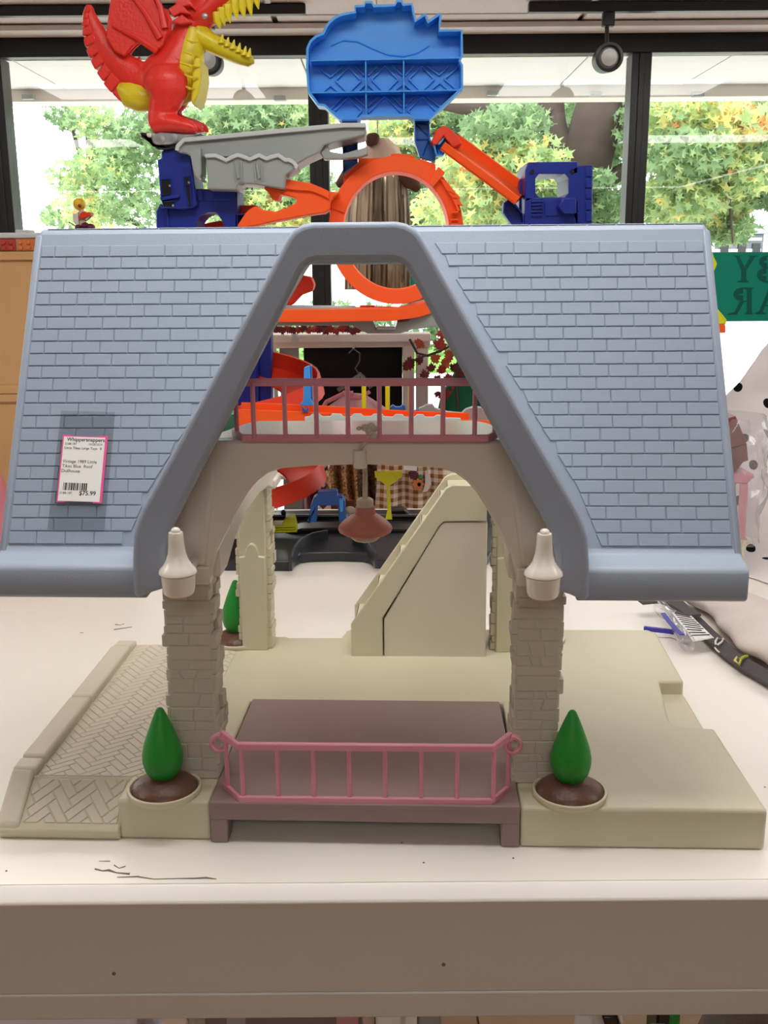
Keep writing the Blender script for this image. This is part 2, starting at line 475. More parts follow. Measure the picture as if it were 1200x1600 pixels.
p = at(825, 36, 4.2)
track(p.x, 2.6, 4.2, [(at(948, 92, 4.2).x, at(948, 92, 4.2).z)], 'black ceiling light track on the right, above the single round spotlight', ['round black spotlight hanging at the right, beside the right window mullion'])
pl = at(478, 38, 4.2)
track(-2.2, pl.x, 4.2, [(at(328, 97, 4.2).x, at(328, 97, 4.2).z)], 'black ceiling light track at upper left, behind the red dragon', ['round black spotlight mostly hidden under the yellow jaw of the dragon'])

# ================================================================== OUTDOORS
struct('ground', MB().box(-40, 40, WY + .1, 60, -.2, -.005), M_conc)
lawn = struct('lawn', MB().box(-40, 3.4, 14.5, 19, -.005, .04), M_grass)
struct('street', MB().box(-40, 40, 22, 30, -.006, .0), M_asph)
can = bpy.data.objects.new('canopy', None); C.objects.link(can); can['kind'] = 'structure'; can.location = (0, WY, ZT + 1.45)
SZ = ZT + 1.45
sx = .896 - .62 * 10
sm = MB().box(.004, .616, WY + .11, 5.555, SZ, SZ + .02).build('soffit_panel', M_soffit, can, bevel=.002, seg=1, off=(0, 0, 0))
sm.data.transform(Matrix.Translation((0, -WY, -SZ)))
sm.location = (sx, 0, 0)
for i in range(1, 18):
    link_copy(sm.data, 'soffit_panel', can, (sx + .62 * i, 0, 0))
MB().box(-6, 6, 5.56, 5.72, SZ - .058, SZ + .3).build('fascia', M_paint, can, bevel=.004, world=True)
MB().box(-6, 6, WY + .1, 5.7, SZ + .03, SZ + .34).build('canopy_roof', M_soffit, can, world=True)
for i, (px, py) in enumerate(((45, 152), (770, 146), (930, 147), (1090, 148), (438, 154))):
    q = at(px, py, 5.545)
    o = MB().box(q.x - .03, q.x + .03, 5.52, 5.56, q.z - .012, q.z + .012).build('soffit_light', M_gray, can, bevel=.004, world=True)  # unlit grey boxes added to stand for small can lights on the canopy


def leaves(name, parent, blobs, n, size, seed, tone=(0., .7), label=None):
    """thousands of star-shaped leaves filling soft blobs"""
    rg = np.random.default_rng(seed)
    B = np.array(blobs, float); wgt = (B[:, 3] * B[:, 4] * B[:, 5]) ** .67; wgt /= wgt.sum()
    idx = rg.choice(len(B), n, p=wgt)
    d = rg.normal(size=(n, 3)); d /= np.linalg.norm(d, axis=1)[:, None]; d *= rg.random(n)[:, None] ** .45
    c = B[idx, :3] + d * B[idx, 3:6]
    ang = rg.random(n) * 6.283
    nrm = rg.normal(size=(n, 3)) * np.array([.7, .7, .7]) + np.array([0, -.55, .35]); nrm /= np.linalg.norm(nrm, axis=1)[:, None]
    a = np.cross(nrm, np.array([.31, .2, .93])); a /= np.linalg.norm(a, axis=1)[:, None]; b = np.cross(nrm, a)
    sz = size * (.6 + .7 * rg.random(n))
    k = 10; vs = np.zeros((n, k, 3))
    rad = np.array([1, .34, .9, .34, .8, .3, .8, .34, .9, .34])
    for i in range(k):
        t = ang + i * 2 * np.pi / k
        vs[:, i] = c + (a * np.cos(t)[:, None] + b * np.sin(t)[:, None]) * (sz * rad[i])[:, None] + nrm * ((-1) ** i * .06 * sz)[:, None]
    me = bpy.data.meshes.new(name)
    me.vertices.add(n * k); me.vertices.foreach_set('co', vs.reshape(-1))
    me.loops.add(n * k); me.loops.foreach_set('vertex_index', np.arange(n * k))
    me.polygons.add(n); me.polygons.foreach_set('loop_start', np.arange(n) * k)
    me.update(); me.validate()
    blobtone = rg.random(len(B)) * (tone[1] - tone[0]) + tone[0]
    tn = np.clip(blobtone[idx] + rg.normal(size=n) * .16, 0, 1)
    at_ = me.attributes.new('tone', 'FLOAT', 'FACE'); at_.data.foreach_set('value', tn.astype(np.float32))
    me.materials.append(M_foliage)
    me.transform(Matrix.Translation(-root_loc(parent)))
    o = bpy.data.objects.new(name, me); C.objects.link(o); o.parent = parent; o['kind'] = 'stuff'
    return o


def bough(path, r0_, r1_, parent, name='branch'):
    n = len(path)
    # smooth path
    P = [Vector(p) for p in path]; Q = []
    for i in range(n - 1):
        p0, p1, p2, p3 = P[max(i - 1, 0)], P[i], P[i + 1], P[min(i + 2, n - 1)]
        for k in range(4):
            t = k / 4
            Q.append(.5 * ((2 * p1) + (p2 - p0) * t + (2 * p0 - 5 * p1 + 4 * p2 - p3) * t * t + (3 * p1 - p0 - 3 * p2 + p3) * t ** 3))
    Q.append(P[-1])
    rr = [r0_ + (r1_ - r0_) * i / (len(Q) - 1) for i in range(len(Q))]
    return MB().tube(Q, rr, 10).build(name, M_bark, parent, world=True, smooth=80)


def tree(px, Y, label, blobs_px, n, size, seed, tone, trunk=None, limbs=()):
    base = at(px, 400, Y)
    t = thing('tree', (base.x, Y, 0), label, 'tree', 'trees outside the shop window')
    bl = []
    for (bx, by, by_depth, rx, rz) in blobs_px:
        c = at(bx, by, by_depth); s = by_depth / F
        bl.append((c.x, c.y, c.z, rx * s, .7, rz * s))
    leaves('foliage', t, bl, n, size, seed, tone)
    if trunk: bough(trunk, trunk_r[0], trunk_r[1], t, 'trunk')
    for pth, a, b in limbs: bough(pth, a, b, t)
    return t


trunk_r = (.24, .2)
p0 = at(905, 300, 9.4)
tree(905, 9.4, 'green oak with a thick dark forked trunk, seen between the middle and right mullions',
     [(790, 205, 9.0, 70, 40), (830, 262, 8.9, 60, 45), (762, 270, 9.2, 80, 50), (730, 330, 9.3, 90, 40), (850, 330, 9.0, 60, 30), (962, 200, 9.6, 26, 50), (950, 330, 9.2, 40, 30), (925, 285, 8.9, 20, 16), (690, 185, 11.8, 60, 30), (640, 200, 11.8, 70, 40), (640, 330, 11.6, 90, 50), (560, 330, 11.8, 70, 50), (850, 170, 11, 130, 30), (720, 290, 11.9, 140, 110), (900, 230, 11.9, 110, 110)],
     17000, .058, 11, (.0, .72), [(p0.x + .1, 9.4, 0), (p0.x + .02, 9.4, 1.2), (p0.x, 9.4, 2.0), at(932, 190, 9.4), at(950, 130, 9.5), at(955, 60, 9.6)],
     [([at(900, 268, 9.4), at(868, 215, 9.5), at(860, 150, 9.6), at(850, 60, 9.6)], .13, .10),
      ([at(862, 190, 9.5), at(790, 176, 9.7), at(720, 166, 9.8), at(640, 150, 10)], .11, .05),
      ([at(905, 330, 9.4), at(945, 285, 9.4), at(1030, 235, 9.6)], .10, .05)])
trunk_r = (.12, .1)
p1 = at(1300, 300, 8.6)
tree(1300, 8.6, 'bright yellow green tree with orange leaf tips outside the rightmost window',
     [(1060, 175, 8.2, 60, 36), (1120, 200, 8.1, 70, 36), (1070, 240, 8.1, 60, 45), (1140, 270, 8.4, 60, 40), (1060, 310, 8.6, 70, 40), (1190, 190, 8.3, 70, 60), (1180, 300, 9, 60, 30), (1100, 330, 9.2, 60, 36), (1130, 160, 9.6, 120, 40), (1040, 200, 9.8, 60, 60), (1135, 360, 9.0, 28, 22)],
     11500, .058, 12, (.12, .98), [(p1.x, 8.6, 0), (p1.x, 8.6, 1.6), (p1.x - .1, 8.6, 3.2)],
     [([(p1.x, 8.6, 2.3), at(1160, 160, 8.5), at(1050, 150, 8.5)], .05, .02), ([at(1120, 160, 8.4), at(1135, 260, 8.3), at(1145, 380, 8.3)], .02, .008)])
trunk_r = (.13, .12)
p2 = at(405, 300, 10.6)
tree(405, 10.6, 'pale green tree behind the grey ramp, left of the middle mullion',
     [(330, 195, 10.2, 60, 35), (400, 200, 10.2, 60, 45), (460, 190, 10.4, 50, 40), (430, 260, 10.6, 70, 40), (440, 330, 10.6, 80, 40), (350, 260, 10.8, 60, 50), (470, 290, 10.3, 50, 50), (390, 330, 10.8, 70, 40), (480, 180, 10.8, 50, 40)],
     9500, .055, 13, (.05, .8), [(p2.x, 10.6, 0), (p2.x, 10.6, 1.6), (p2.x + .05, 10.6, 3.3)],
     [([(p2.x, 10.6, 2.2), at(360, 180, 10.6), at(330, 150, 10.6)], .08, .03)])
p3 = at(150, 300, 12)
trunk_r = (.07, .06)
tree(150, 12.0, 'sparse sunlit tree behind the toy bird figure, in the left window',
     [(105, 180, 11.6, 26, 22), (150, 190, 11.5, 40, 30), (200, 230, 11.4, 50, 40), (170, 260, 11.3, 50, 34), (120, 280, 11.6, 36, 30), (210, 310, 11.2, 60, 45), (140, 330, 11.4, 50, 30), (240, 200, 11.5, 40, 40), (95, 340, 11.8, 24, 16)],
     3400, .055, 14, (.1, .75), [(p3.x - .1, 12, 0), (p3.x - .05, 12, 1.6), (p3.x, 12, 3.2)],
     [([at(150, 300, 12), at(125, 240, 11.9), at(110, 190, 11.8)], .04, .015), ([at(165, 330, 12), at(215, 350, 11.6), at(240, 370, 11.5)], .04, .02)])

h = thing('hedge', (0, 17, 0), 'low clipped green hedge across the lawn outside', 'hedge')
leaves('foliage', h, [(-14 + 1.3 * i, 17, .45, 1.0, .5, .5) for i in range(13)], 3600, .11, 15, (0., .5))

# small shed far off on the right
sh = at(1148, 380, 30)
sd_ = thing('shed', (sh.x, 30, 0), 'small dark grey shed with pale bands far outside, above the green banner', 'shed')
s30 = 30 / F
zt_ = at(1148, 366, 30).z
w_ = 44 * s30
MB().box(sh.x - w_, sh.x + w_, 30, 32, 0, zt_).build('wall', M_carpaint, sd_, world=True, bevel=.02)
MB().prism([(sh.x - w_ - .15, zt_), (sh.x + w_ + .15, zt_), (sh.x + w_ * .5, zt_ + .35), (sh.x - w_ * .5, zt_ + .35)], 29.85, 32.1, 'y').build('roof', M_asph, sd_, world=True, bevel=.02)
for k in range(3): MB().box(sh.x - w_ * .9, sh.x + w_ * .9, 29.95, 30, zt_ - .18 - .3 * k, zt_ - .10 - .3 * k).build('pale_band', M_paint, sd_, world=True)
for k in (-.5, .1, .6): MB().box(sh.x + w_ * k, sh.x + w_ * (k + .28), 29.93, 30, zt_ - .75, zt_ - .25).build('window', M_blk, sd_, world=True, bevel=.01)
MB().box(sh.x - w_ * 1.0, sh.x - w_ * .72, 29.9, 29.96, zt_ - .4, zt_ - .12).build('white_board', M_paper, sd_, world=True)

# ================================================================== DISPLAY TABLE
tb = thing('display_table', (0, .893, 0), 'large white laminate display table with a grey painted apron that carries all the toys', 'table')
TX0, TX1, TY0, TY1 = -1.35, 1.45, .895, 2.50
MB().box(TX0, TX1, TY0 + .013, TY1, ZT - .016, ZT).build('tabletop', M_table, tb, world=True)
MB().prism([(TY0 + .013, ZT - .016), (TY0, ZT - .016), (TY0, ZT - .0125), (TY0 + .010, ZT - .0012), (TY0 + .013, ZT)], TX0, TX1, 'x').build('edge_strip', M_edge, tb, world=True, bevel=.002, seg=2)
MB().box(TX0 + .003, TX1 - .003, TY0 + .004, TY0 + .03, ZT - .118, ZT - .016).build('apron', M_apron, tb, world=True, bevel=.001)
MB().box(TX0, TX1, TY0 + .0028, TY0 + .03, ZT - .1475, ZT - .118).build('apron_trim', M_apron, tb, world=True, bevel=.002)
for a, b in ((TX0 + .03, TX0 + .06), (TX1 - .06, TX1 - .03)):
    MB().box(a, b, TY0 + .03, TY1, ZT - .1475, ZT - .016).build('side_apron', M_apron, tb, world=True)
MB().box(TX0, TX1, TY1 - .03, TY1, ZT - .1475, ZT - .016).build('back_apron', M_apron, tb, world=True)
for x in (TX0 + .06, TX1 - .14):
    for y in (TY0 + .06, TY1 - .14):
        MB().box(x, x + .08, y, y + .08, 0, ZT - .016).build('leg', M_apron, tb, world=True, bevel=.004)
# scuffs and specks in the laminate: tiny ragged flakes
def scuff(pts, wd, z=ZT + .0003):
    mb = MB(); P = [at_z(x, y, ZT) for x, y in pts]; L = []; Rr = []
    for i, p in enumerate(P):
        wv = wd * random.uniform(.25, 1.)
        L.append((p.x, p.y + wv, z)); Rr.append((p.x, p.y - wv, z))
    for i in range(len(P) - 1):
        mb.slab([L[i], L[i + 1], Rr[i + 1], Rr[i]], (0, 0, .0002))
    mb.build('scuff_mark', M_scuff, tb, world=True, smooth=0)


scuff([(148, 1358), (160, 1361), (170, 1360), (182, 1364), (203, 1366)], .0022)
scuff([(178, 1352), (186, 1357), (196, 1354)], .0015)
scuff([(183, 1371), (215, 1370), (240, 1374), (280, 1373), (300, 1373), (322, 1372), (338, 1374)], .0016)
scuff([(155, 1346), (172, 1346)], .0008)
scuff([(178, 984), (192, 982), (206, 980)], .002)
scuff([(180, 976), (188, 977), (194, 975)], .002)
scuff([(125, 989), (131, 989)], .002)
scuff([(662, 985), (670, 987)], .0015)
def speck(px, py, r=.0012):
    p = at_z(px, py, ZT); MB().lathe([(0, ZT), (r, ZT), (r * .6, ZT + .0006), (0, ZT + .0006)], p.x, p.y, 8).build('speck', M_scuff, tb, world=True)
for a in ((10, 1361), (628, 1317), (662, 1348), (802, 1341), (1195, 1230)): speck(*a)
for px, py in ((178, 1521), (693, 1507)):
    p = at(px, py, TY0 + .004)
    rings = [[(p.x + r * math.cos(k * .785), yy, p.z + r * math.sin(k * .785)) for k in range(8)] for r, yy in ((.002, TY0 + .006), (.002, TY0 + .0033))]
    MB().poly3(rings).build('nail_head', M_scuff, tb, world=True)

# ================================================================== DOLLHOUSE
HO = (-.008, .975, ZT + .0004); HY = R(-2.5)
H = thing('dollhouse', HO, 'large cream plastic toy dollhouse with a powder blue shingled roof, on the white table', 'dollhouse', rz=HY)
CX = -.0165
base_poly = [(-.275, .003), (-.1775, .003), (-.1775, .262), (.1468, .262), (.1468, -.001), (.398, .001), (.3945, .194), (.362, .196), (.349, .203), (.346, .215), (.3595, .337), (.3925, .337),
             (.396, .525), (.385, .539), (-.066, .533), (-.074, .525), (-.08, .494), (-.157, .492), (-.163, .497), (-.2, .497), (-.215, .470), (-.395, .458), (-.404, .448), (-.404, .05), (-.275, .05)]
base = MB().prism(base_poly, 0, .045, 'z').build('base', M_cream, H, bevel=.0035, seg=3)
MB().prism([(.34, .19), (.3945, .19), (.3935, .345), (.355, .345)], 0, .026, 'z').build('step_ledge', M_cream, base, bevel=.003, seg=2)
MB().prism([(.049, .0), (.001, .0), (-.003, .011), (.0, .014), (.049, .0448)], -.404, -.274, 'x').build('ramp', M_cream, base, bevel=.0015)
# curb along the drive
for y0, y1, z0, z1 in ((.052, .078, .054, .055), (.08, .243, .0555, .056), (.245, .425, .0555, .056), (.427, .457, .054, .052)):
    MB().prism([(y0, .04), (y1, .04), (y1, z1), (y0 + .003, z0)], -.4065, -.379, 'x').build('curb_stone', M_cream2, base, bevel=.003, seg=3)
MB().prism([(-.002, .004), (.052, .04), (.052, .0545), (-.001, .0185)], -.4055, -.381, 'x').build('curb_stone', M_cream2, base, bevel=.003, seg=3)
# herringbone pavers
WB = .0098
A = R(40); ca, sa = math.cos(A), math.sin(A)
flat = lambda x, y, h: (x, y, .0447 + h)
slope = lambda x, y, h: (x, y - h * .54, .0139 + (y - .0) * (.0448 - .014) / .049 + h * .84)
ga = .00045; pavers = []
for i in range(-70, 70):
    for j in range(-70, 70):
        d = (i - j) % 6
        if d == 0: q = (i, j, 3, 1)
        elif d == 5: q = (i, j, 1, 3)
        else: continue
        u, v, a, b = q[0] * WB, q[1] * WB, q[2] * WB, q[3] * WB
        P = [(-.31 + x * ca - y * sa, .24 + x * sa + y * ca) for x, y in ((u + ga, v + ga), (u + a - ga, v + ga), (u + a - ga, v + b - ga), (u + ga, v + b - ga))]
        for mp, rc in ((flat, (-.3775, -.2265, .0535, .4515)), (slope, (-.3785, -.2775, .004, .0475))):
            Q = clip_poly(P, *rc)
            if not Q: continue
            mxq, myq = sum(p[0] for p in Q) / len(Q), sum(p[1] for p in Q) / len(Q)
            ar_ = abs(sum(Q[k][0] * Q[(k + 1) % len(Q)][1] - Q[(k + 1) % len(Q)][0] * Q[k][1] for k in range(len(Q)))) / 2
            if ar_ < 1.2e-5 or (mxq + .2295) ** 2 + (myq - .0235) ** 2 < .046 ** 2: continue
            pavers.append((ar_, Q, mp))
pavers.sort(key=lambda t: t[1][0][1]); print('pavers', len(pavers))
rest = MB()
for k, (ar_, Q, mp) in enumerate(pavers):
    me = poly_tile('paver', Q, .0013, .0008, M_cream2, mp)
    if k < 300: o = bpy.data.objects.new('paver', me); C.objects.link(o); o.parent = base
    else: rest.b.from_mesh(me)
if len(pavers) > 300: rest.build('paver', M_cream2, base, smooth=0, kind='stuff')

# planters and bushes
def planter(x, y, nm=('planter', 'bush')):
    pl = MB().lathe([(.03, .04), (.0375, .044), (.0395, .0485), (.0388, .051), (.0365, .0515), (.0352, .049), (.03, .049)], x, y, 40).build('planter_rim', M_cream, H, smooth=60)
    mb = MB().lathe([(.0355, .047), (.0352, .0505), (.03, .0555), (.022, .0605), (.014, .064), (.0, .065)], x, y, 36)
    for k in range(9):
        a = random.uniform(0, 6.28); r = random.uniform(.012, .028)
        mb.ball((x + r * math.cos(a), y + r * math.sin(a), .066 - r * .45), .0035, 1.4, 1, .5, 8, 6)
    mb.build('soil', M_soil, H, smooth=60)
    prof = [(.0, .0595), (.008, .0600), (.014, .0635), (.019, .0715), (.0212, .081), (.0212, .089), (.0192, .099), (.0155, .110), (.0115, .121), (.007, .132), (.0042, .1385), (.0025, .1405), (.0, .1412)]
    MB().lathe(prof, x, y, 36).build('bush', M_green, H, smooth=80)


planter(-.2295, .0235); planter(.2003, .0285); planter(-.232, .472); planter(.215, .49)

# pillars with rubble stones
def pillar(x0, x1, y0, y1, z1, faces, nm='pillar', m=None):
    p = MB().box(x0, x1, y0, y1, .044, z1).build(nm, m or M_stone, H, bevel=.002)
    for (fc, a0, a1, fixed, sgn) in faces:
        z = .0455
        while z < z1 - .006:
            hh = random.uniform(.0085, .0185)
            if z + hh > z1 - .008: hh = z1 - .0008 - z
            a = a0; tot = a1 - a0
            n = random.choice([1, 2, 2, 3]) if tot > .03 else random.choice([1, 2, 2])
            cuts = sorted([a0 + tot * (k + random.uniform(-.28, .28)) / n for k in range(1, n)])
            ed = [a0] + cuts + [a1]
            for q in range(n):
                l, r = ed[q] + (.0004 if q else 0), ed[q + 1] - (.0004 if q < n - 1 else 0)
                hq = hh
                j = lambda: random.uniform(-.0012, .0012)
                sk = random.uniform(-.0045, .0045) if q < n - 1 else 0
                quad = [(l, z + .0004), (r, z + .0004 + j() * .7), (r + sk, z + hq - .0006 + j() * .8), (l + (sk0 if q else 0), z + hq - .0004)]
                sk0 = sk
                dep = random.uniform(.0008, .0018) if fc == 'y' else random.uniform(.003, .0085)
                me = tile_mesh('stone', quad, dep, .0007, m or M_stone)
                if fc == 'y':      # face looking along -y at y=fixed
                    M = Matrix(((1, 0, 0, 0), (0, 0, -1, fixed + .0003), (0, 1, 0, 0), (0, 0, 0, 1)))
                else:              # face looking along sgn*x
                    M = Matrix(((0, 0, sgn, fixed - .0003 * sgn), (1, 0, 0, 0), (0, 1, 0, 0), (0, 0, 0, 1)))
                me.transform(M)
                if fc == 'x' and sgn < 0: me.flip_normals()
                me.update()
                o = bpy.data.objects.new('stone', me); C.objects.link(o); o.parent = p
            z += hh
    return p


pillar(-.2235, -.180, .052, .098, .272, [('y', -.2245, -.178, .052, -1), ('x', .0515, .099, -.1805, 1), ('x', .0515, .099, -.2225, -1)])
pillar(.1455, .186, .052, .098, .272, [('y', .1435, .1875, .052, -1), ('x', .0515, .099, .146, -1), ('x', .0515, .099, .1855, 1)])
# rear pillars: smooth front, rubble on the sides
for s, xa, xb in ((1, -.2195, -.1805), (-1, .1475, .1865)):
    inner = xb if s > 0 else xa
    p = pillar(xa, xb, .445, .492, .295, [('x', .447, .4925, inner - .0005 * s, s), ('x', .447, .4925, (xa if s > 0 else xb) + .0005 * s, -s)], m=M_cream)
    n = 10; cxm = (xa + xb) / 2; hw = (xb - xa) / 2 - .004
    MB().prism([(cxm - hw - .003, .045), (cxm + hw + .003, .045), (cxm + hw + .003, .185)] + [(cxm + hw * math.cos(math.pi * k / n) * .62, .186 + .019 * math.sin(math.pi * k / n)) for k in range(n + 1)] + [(cxm - hw - .003, .185)], .438, .4455, 'y').build('front_plate', M_cream, p, bevel=.001)

# white upper storey: arched front, corner blocks, side beams, deck
up_ = MB()
ar = [(.151, .302), (.143, .318), (.1345, .334), (.1255, .3505), (.1165, .3655), (.1060, .3775), (.0940, .3865), (.080, .391), (.05, .3935), (.0, .395)]
ra = [(CX - x, z) for x, z in ar]; la = [(CX + x, z) for x, z in reversed(ar[:-1])]
xo = .206
front = [(CX - xo, .2715), (CX - .158, .2715)] + ra + la + [(CX + .158, .2715), (CX + xo, .2715), (CX + xo + .002, .34), (CX + .165, .406), (CX + .15, .4195), (CX - .15, .4195), (CX - .165, .406), (CX - xo - .002, .34)]
storey = MB().prism(front, .046, .062, 'y').build('upper_storey', M_white, H, bevel=.003, seg=3)
for s in (-1, 1):
    x0, x1 = sorted((CX + s * .206, CX + s * .1575)); 
    MB().box(x0, x1, .0405, .103, .2695, .2895).build('corner_block', M_white, storey, bevel=.0025, seg=3)
    # raised corner post flaring up from the block
    a0, a1 = CX + s * .205, CX + s * .162
    b0, b1 = CX + s * .203, CX + s * .150
    MB().poly3([[(a0, .043, .289), (a1, .043, .289), (a1 + s * .0, .10, .289), (a0, .10, .289)], [(b0, .0445, .345), (CX + s * .154, .0415, .345), (CX + s * .150, .10, .345), (b0, .10, .345)],
                [(CX + s * .19, .046, .392), (CX + s * .147, .0455, .392), (CX + s * .135, .10, .392), (CX + s * .19, .10, .392)]]).build('corner_post', M_white, storey, bevel=.004, seg=3)
    xs = sorted((CX + s * .150, CX + s * .160))
    side = [(.06, .272), (.10, .272), (.15, .290), (.22, .302), (.33, .302), (.40, .296), (.445, .283), (.487, .283), (.487, .318), (.43, .325), (.36, .330), (.26, .37), (.19, .40), (.06, .41)]
    MB().prism(side, xs[0], xs[1], 'x').build('side_beam', M_white, storey, bevel=.003, seg=2)
    xs = sorted((CX + s * .146, CX + s * .207))
    MB().box(xs[0], xs[1], .441, .494, .284, .298).build('rear_cap', M_white, storey, bevel=.003)
MB().prism([(CX - .165, .06), (CX + .165, .06), (CX + .15, .11), (CX + .133, .165), (CX + .12, .183), (CX - .125, .183), (CX - .136, .165), (CX - .15, .11)], .403, .4195, 'z').build('deck', M_white, storey, bevel=.003, seg=2)

# stair
stair = MB()
so = [(-.058, .043), (-.0135, .043), (-.0135, .1025), (.0665, .238), (.0725, .2435), (.1315, .2445), (.132, .295), (.0835, .2955), (.0745, .2905), (-.0585, .0925)]
st = stair.prism(so, .418, .426, 'y').build('staircase', M_cream, H, bevel=.0015)
pan = [(-.0115, .0405), (.126, .041), (.1325, .0435), (.1325, .2425), (.0735, .2425), (.0685, .2395), (-.0115, .1005)]
MB().prism(pan, .4195, .5, 'y').build('side_panel', M_cream2, st, bevel=.0015)
so2 = [(-.058, .043), (-.0135, .043), (.0665, .23), (.1285, .2445), (.1285, .297)] + [(.1285 - .052 * (1 - math.cos(k * math.pi / 12)), .297 + .0) for k in (1,)] + [(.083, .297), (.0745, .292), (-.058, .099)]
so2 = [(-.058, .043), (-.0135, .043), (-.0135, .10), (.0665, .236), (.1285, .24), (.1285, .2955), (.0835, .2955), (.0745, .2905), (-.0585, .0945)]
MB().prism(so2, .494, .500, 'y').build('rear_stringer', M_cream, st, bevel=.0012)
bx = [(.076 + .046 * math.sin(k * math.pi / 16) , .2955 + .019 * (math.cos(k * math.pi / 16))**1 ) for k in range(9)]
MB().prism([(.0765, .286)] + [(.0765, .3135)] + bx + [(.128, .29), (.128, .286)], .500, .507, 'y').build('landing_back', M_cream, st, bevel=.001)
MB().box(.078, .128, .426, .50, .284, .2865).build('landing', M_cream, st, bevel=.001)
for k in range(5):
    x = -.0535 + .0310 * k; z = .0985 + .0455 * k
    if k == 4: x, z = .0655, .272
    MB().box(x, x + .034, .426, .494, z - .013, z).build('tread', M_cream, st, bevel=.001)
    MB().box(x, x + .003, .426, .494, z - .045, z).build('riser', M_cream, st, bevel=.0008)

# mauve patio bench step
pad = MB().box(-.1765, .1462, -.0018, .047, .026, .0452).build('patio_step', M_mauve, H, bevel=.0018)
MB().prism([(-.1768, -.002), (.1465, -.002), (.1458, .04), (.1418, .262), (-.1745, .262), (-.1765, .04)], .040, .0470, 'z').build('patio_deck', M_mauve, pad, bevel=.0015)
for a, b in ((-.1765, -.1585), (.127, .1462)):
    MB().prism([(a, .0), (b, .0), (b, .027), (a, .027)], -.0018, .02, 'y').build('leg', M_mauve, pad, bevel=.0015)
MB().prism([(-.1585, .0465 - .02), (.127, .0465 - .02), (.127, .0275), (-.1585, .0275)], .0, .04, 'y').build('underside', M_mauve, pad)

# pink railings
def railing(nm, zb, zt, pts_plan, xs, endposts, wave=0., scroll=False):
    top = MB(); cs = [(-.0035, -.003), (.0035, -.003), (.0035, .003), (-.0035, .003)]
    r = MB().sweep([(x, y, zb) for x, y in pts_plan], [(-.0035, -.0025), (.0035, -.0025), (.0035, .0025), (-.0035, .0025)], sides=[(0, 0, 1)] * len(pts_plan)).build(nm, M_pink, H, bevel=.001)
    tp = list(pts_plan)
    P = [(x, y, zt) for x, y in tp]
    MB().sweep(P, [(-.0038, -.003), (.0038, -.003), (.0038, .003), (-.0038, .003)], sides=[(0, 0, 1)] * len(P)).build('top_rail', M_pink, r, bevel=.0012)
    y0 = pts_plan[len(pts_plan) // 2][1]
    for x in xs:
        MB().tube([(x, y0, zb), (x, y0, zt)], .0024, 8).build('baluster', M_pink, r)
    for x, y in endposts:
        MB().tube([(x, y, zb), (x, y, zt)], .0024, 8).build('end_post', M_pink, r)
    if scroll:
        for s in (-1, 1):
            e = P[0] if s < 0 else P[-1]
            Q = []
            for k in range(15):
                a = R(-200 + 24 * k); rr = .0095 - .0002 * k
                Q.append((e[0] + s * (.003 + rr * math.sin(a + 1.9)), e[1] - .004, e[2] - .0095 + rr * math.cos(a + 1.9)))
            MB().sweep(Q, [(-.004, -.0018), (.004, -.0018), (.004, .0018), (-.004, .0018)], side=(0, 1, 0)).build('scroll', M_pink, r, bevel=.0008)
    return r


xs = [-.1425 + .0371 * k for k in range(8)]
railing('lower_railing', .0495, .1095, [(-.1665, .030), (-.1445, .001), (.1175, .003), (.1375, .034)], [x + .0012 for x in xs], [(-.1615, .024), (.1355, .031)])
for s, e, tip in ((-1, (-.1665, .030), 0), (1, (.1375, .034), 0)):
    Q = []
    for k in range(18):
        a = R(100 - 22 * k) ; rr = .0092 * (1 - .012 * k)
        Q.append((e[0] + s * (.002 + rr * .0 - rr * (math.cos(a) * -1)) , e[1] - .004, .1095 - .0092 + rr * math.sin(a)))
    MB().sweep(Q, [(-.004, -.0018), (.004, -.0018), (.004, .0018), (-.004, .0018)], side=(0, 1, 0)).build('rail_scroll', M_pink, H, bevel=.0008)
xs = [-.1218 + .0311 * k for k in range(8)]
railing('upper_railing', .4235, .4785, [(-.149, .075), (-.1335, .040), (.1095, .0375), (.1178, .060)], xs, [(-.1435, .063), (.1168, .0575)])

# hanging lamp
lx, ly = -.0178, .12
rope = MB().tube([(lx + .0115, .036, .430), (lx + .006, .040, .420), (lx + .001, .0435, .413), (lx, .046, .405)], .0022, 8).build('lamp_cord', M_rope, H)
MB().lathe([(.0, .392), (.0068, .392), (.0068, .4105), (.0, .4105)], lx, .0445, 18).build('ferrule', M_white, rope, bevel=.001)
MB().tube([(lx, ly, .398), (lx + .0006, ly, .37), (lx, ly, .342)], .0028, 8).build('cord', M_rope, rope)
k = MB()
for a, b, c, r in ((0, 0, 0, .0046), (-.005, -.001, .0035, .0036), (.004, -.002, .003, .0034), (.003, 0, -.005, .0034), (-.011, -.002, .003, .0022), (.001, -.003, .006, .003)):
    k.ball((lx + .0115 + a, .036 + b - .001, .431 + c), r, 1.2, 1, 1, 10, 8)
k.build('knot', M_rope, rope, smooth=80)
MB().lathe([(.0, .334), (.0092, .334), (.0092, .3425), (.006, .3445), (.0, .3445)], lx, ly, 24).build('lamp_cap', M_globe, rope, bevel=.0008)
MB().lathe([(.0, .335), (.0105, .335), (.0115, .327), (.0165, .3245), (.0235, .319), (.0285, .3135), (.0295, .310), (.0285, .3075), (.024, .305), (.0175, .3035), (.0, .3035)], lx, ly, 40).build('lamp_shade', M_shade, rope, smooth=50)
MB().lathe([(.0175, .3045), (.0165, .301), (.0125, .2975), (.006, .2955), (.0, .295)], lx, ly, 32).build('globe', M_globe, rope, smooth=60)

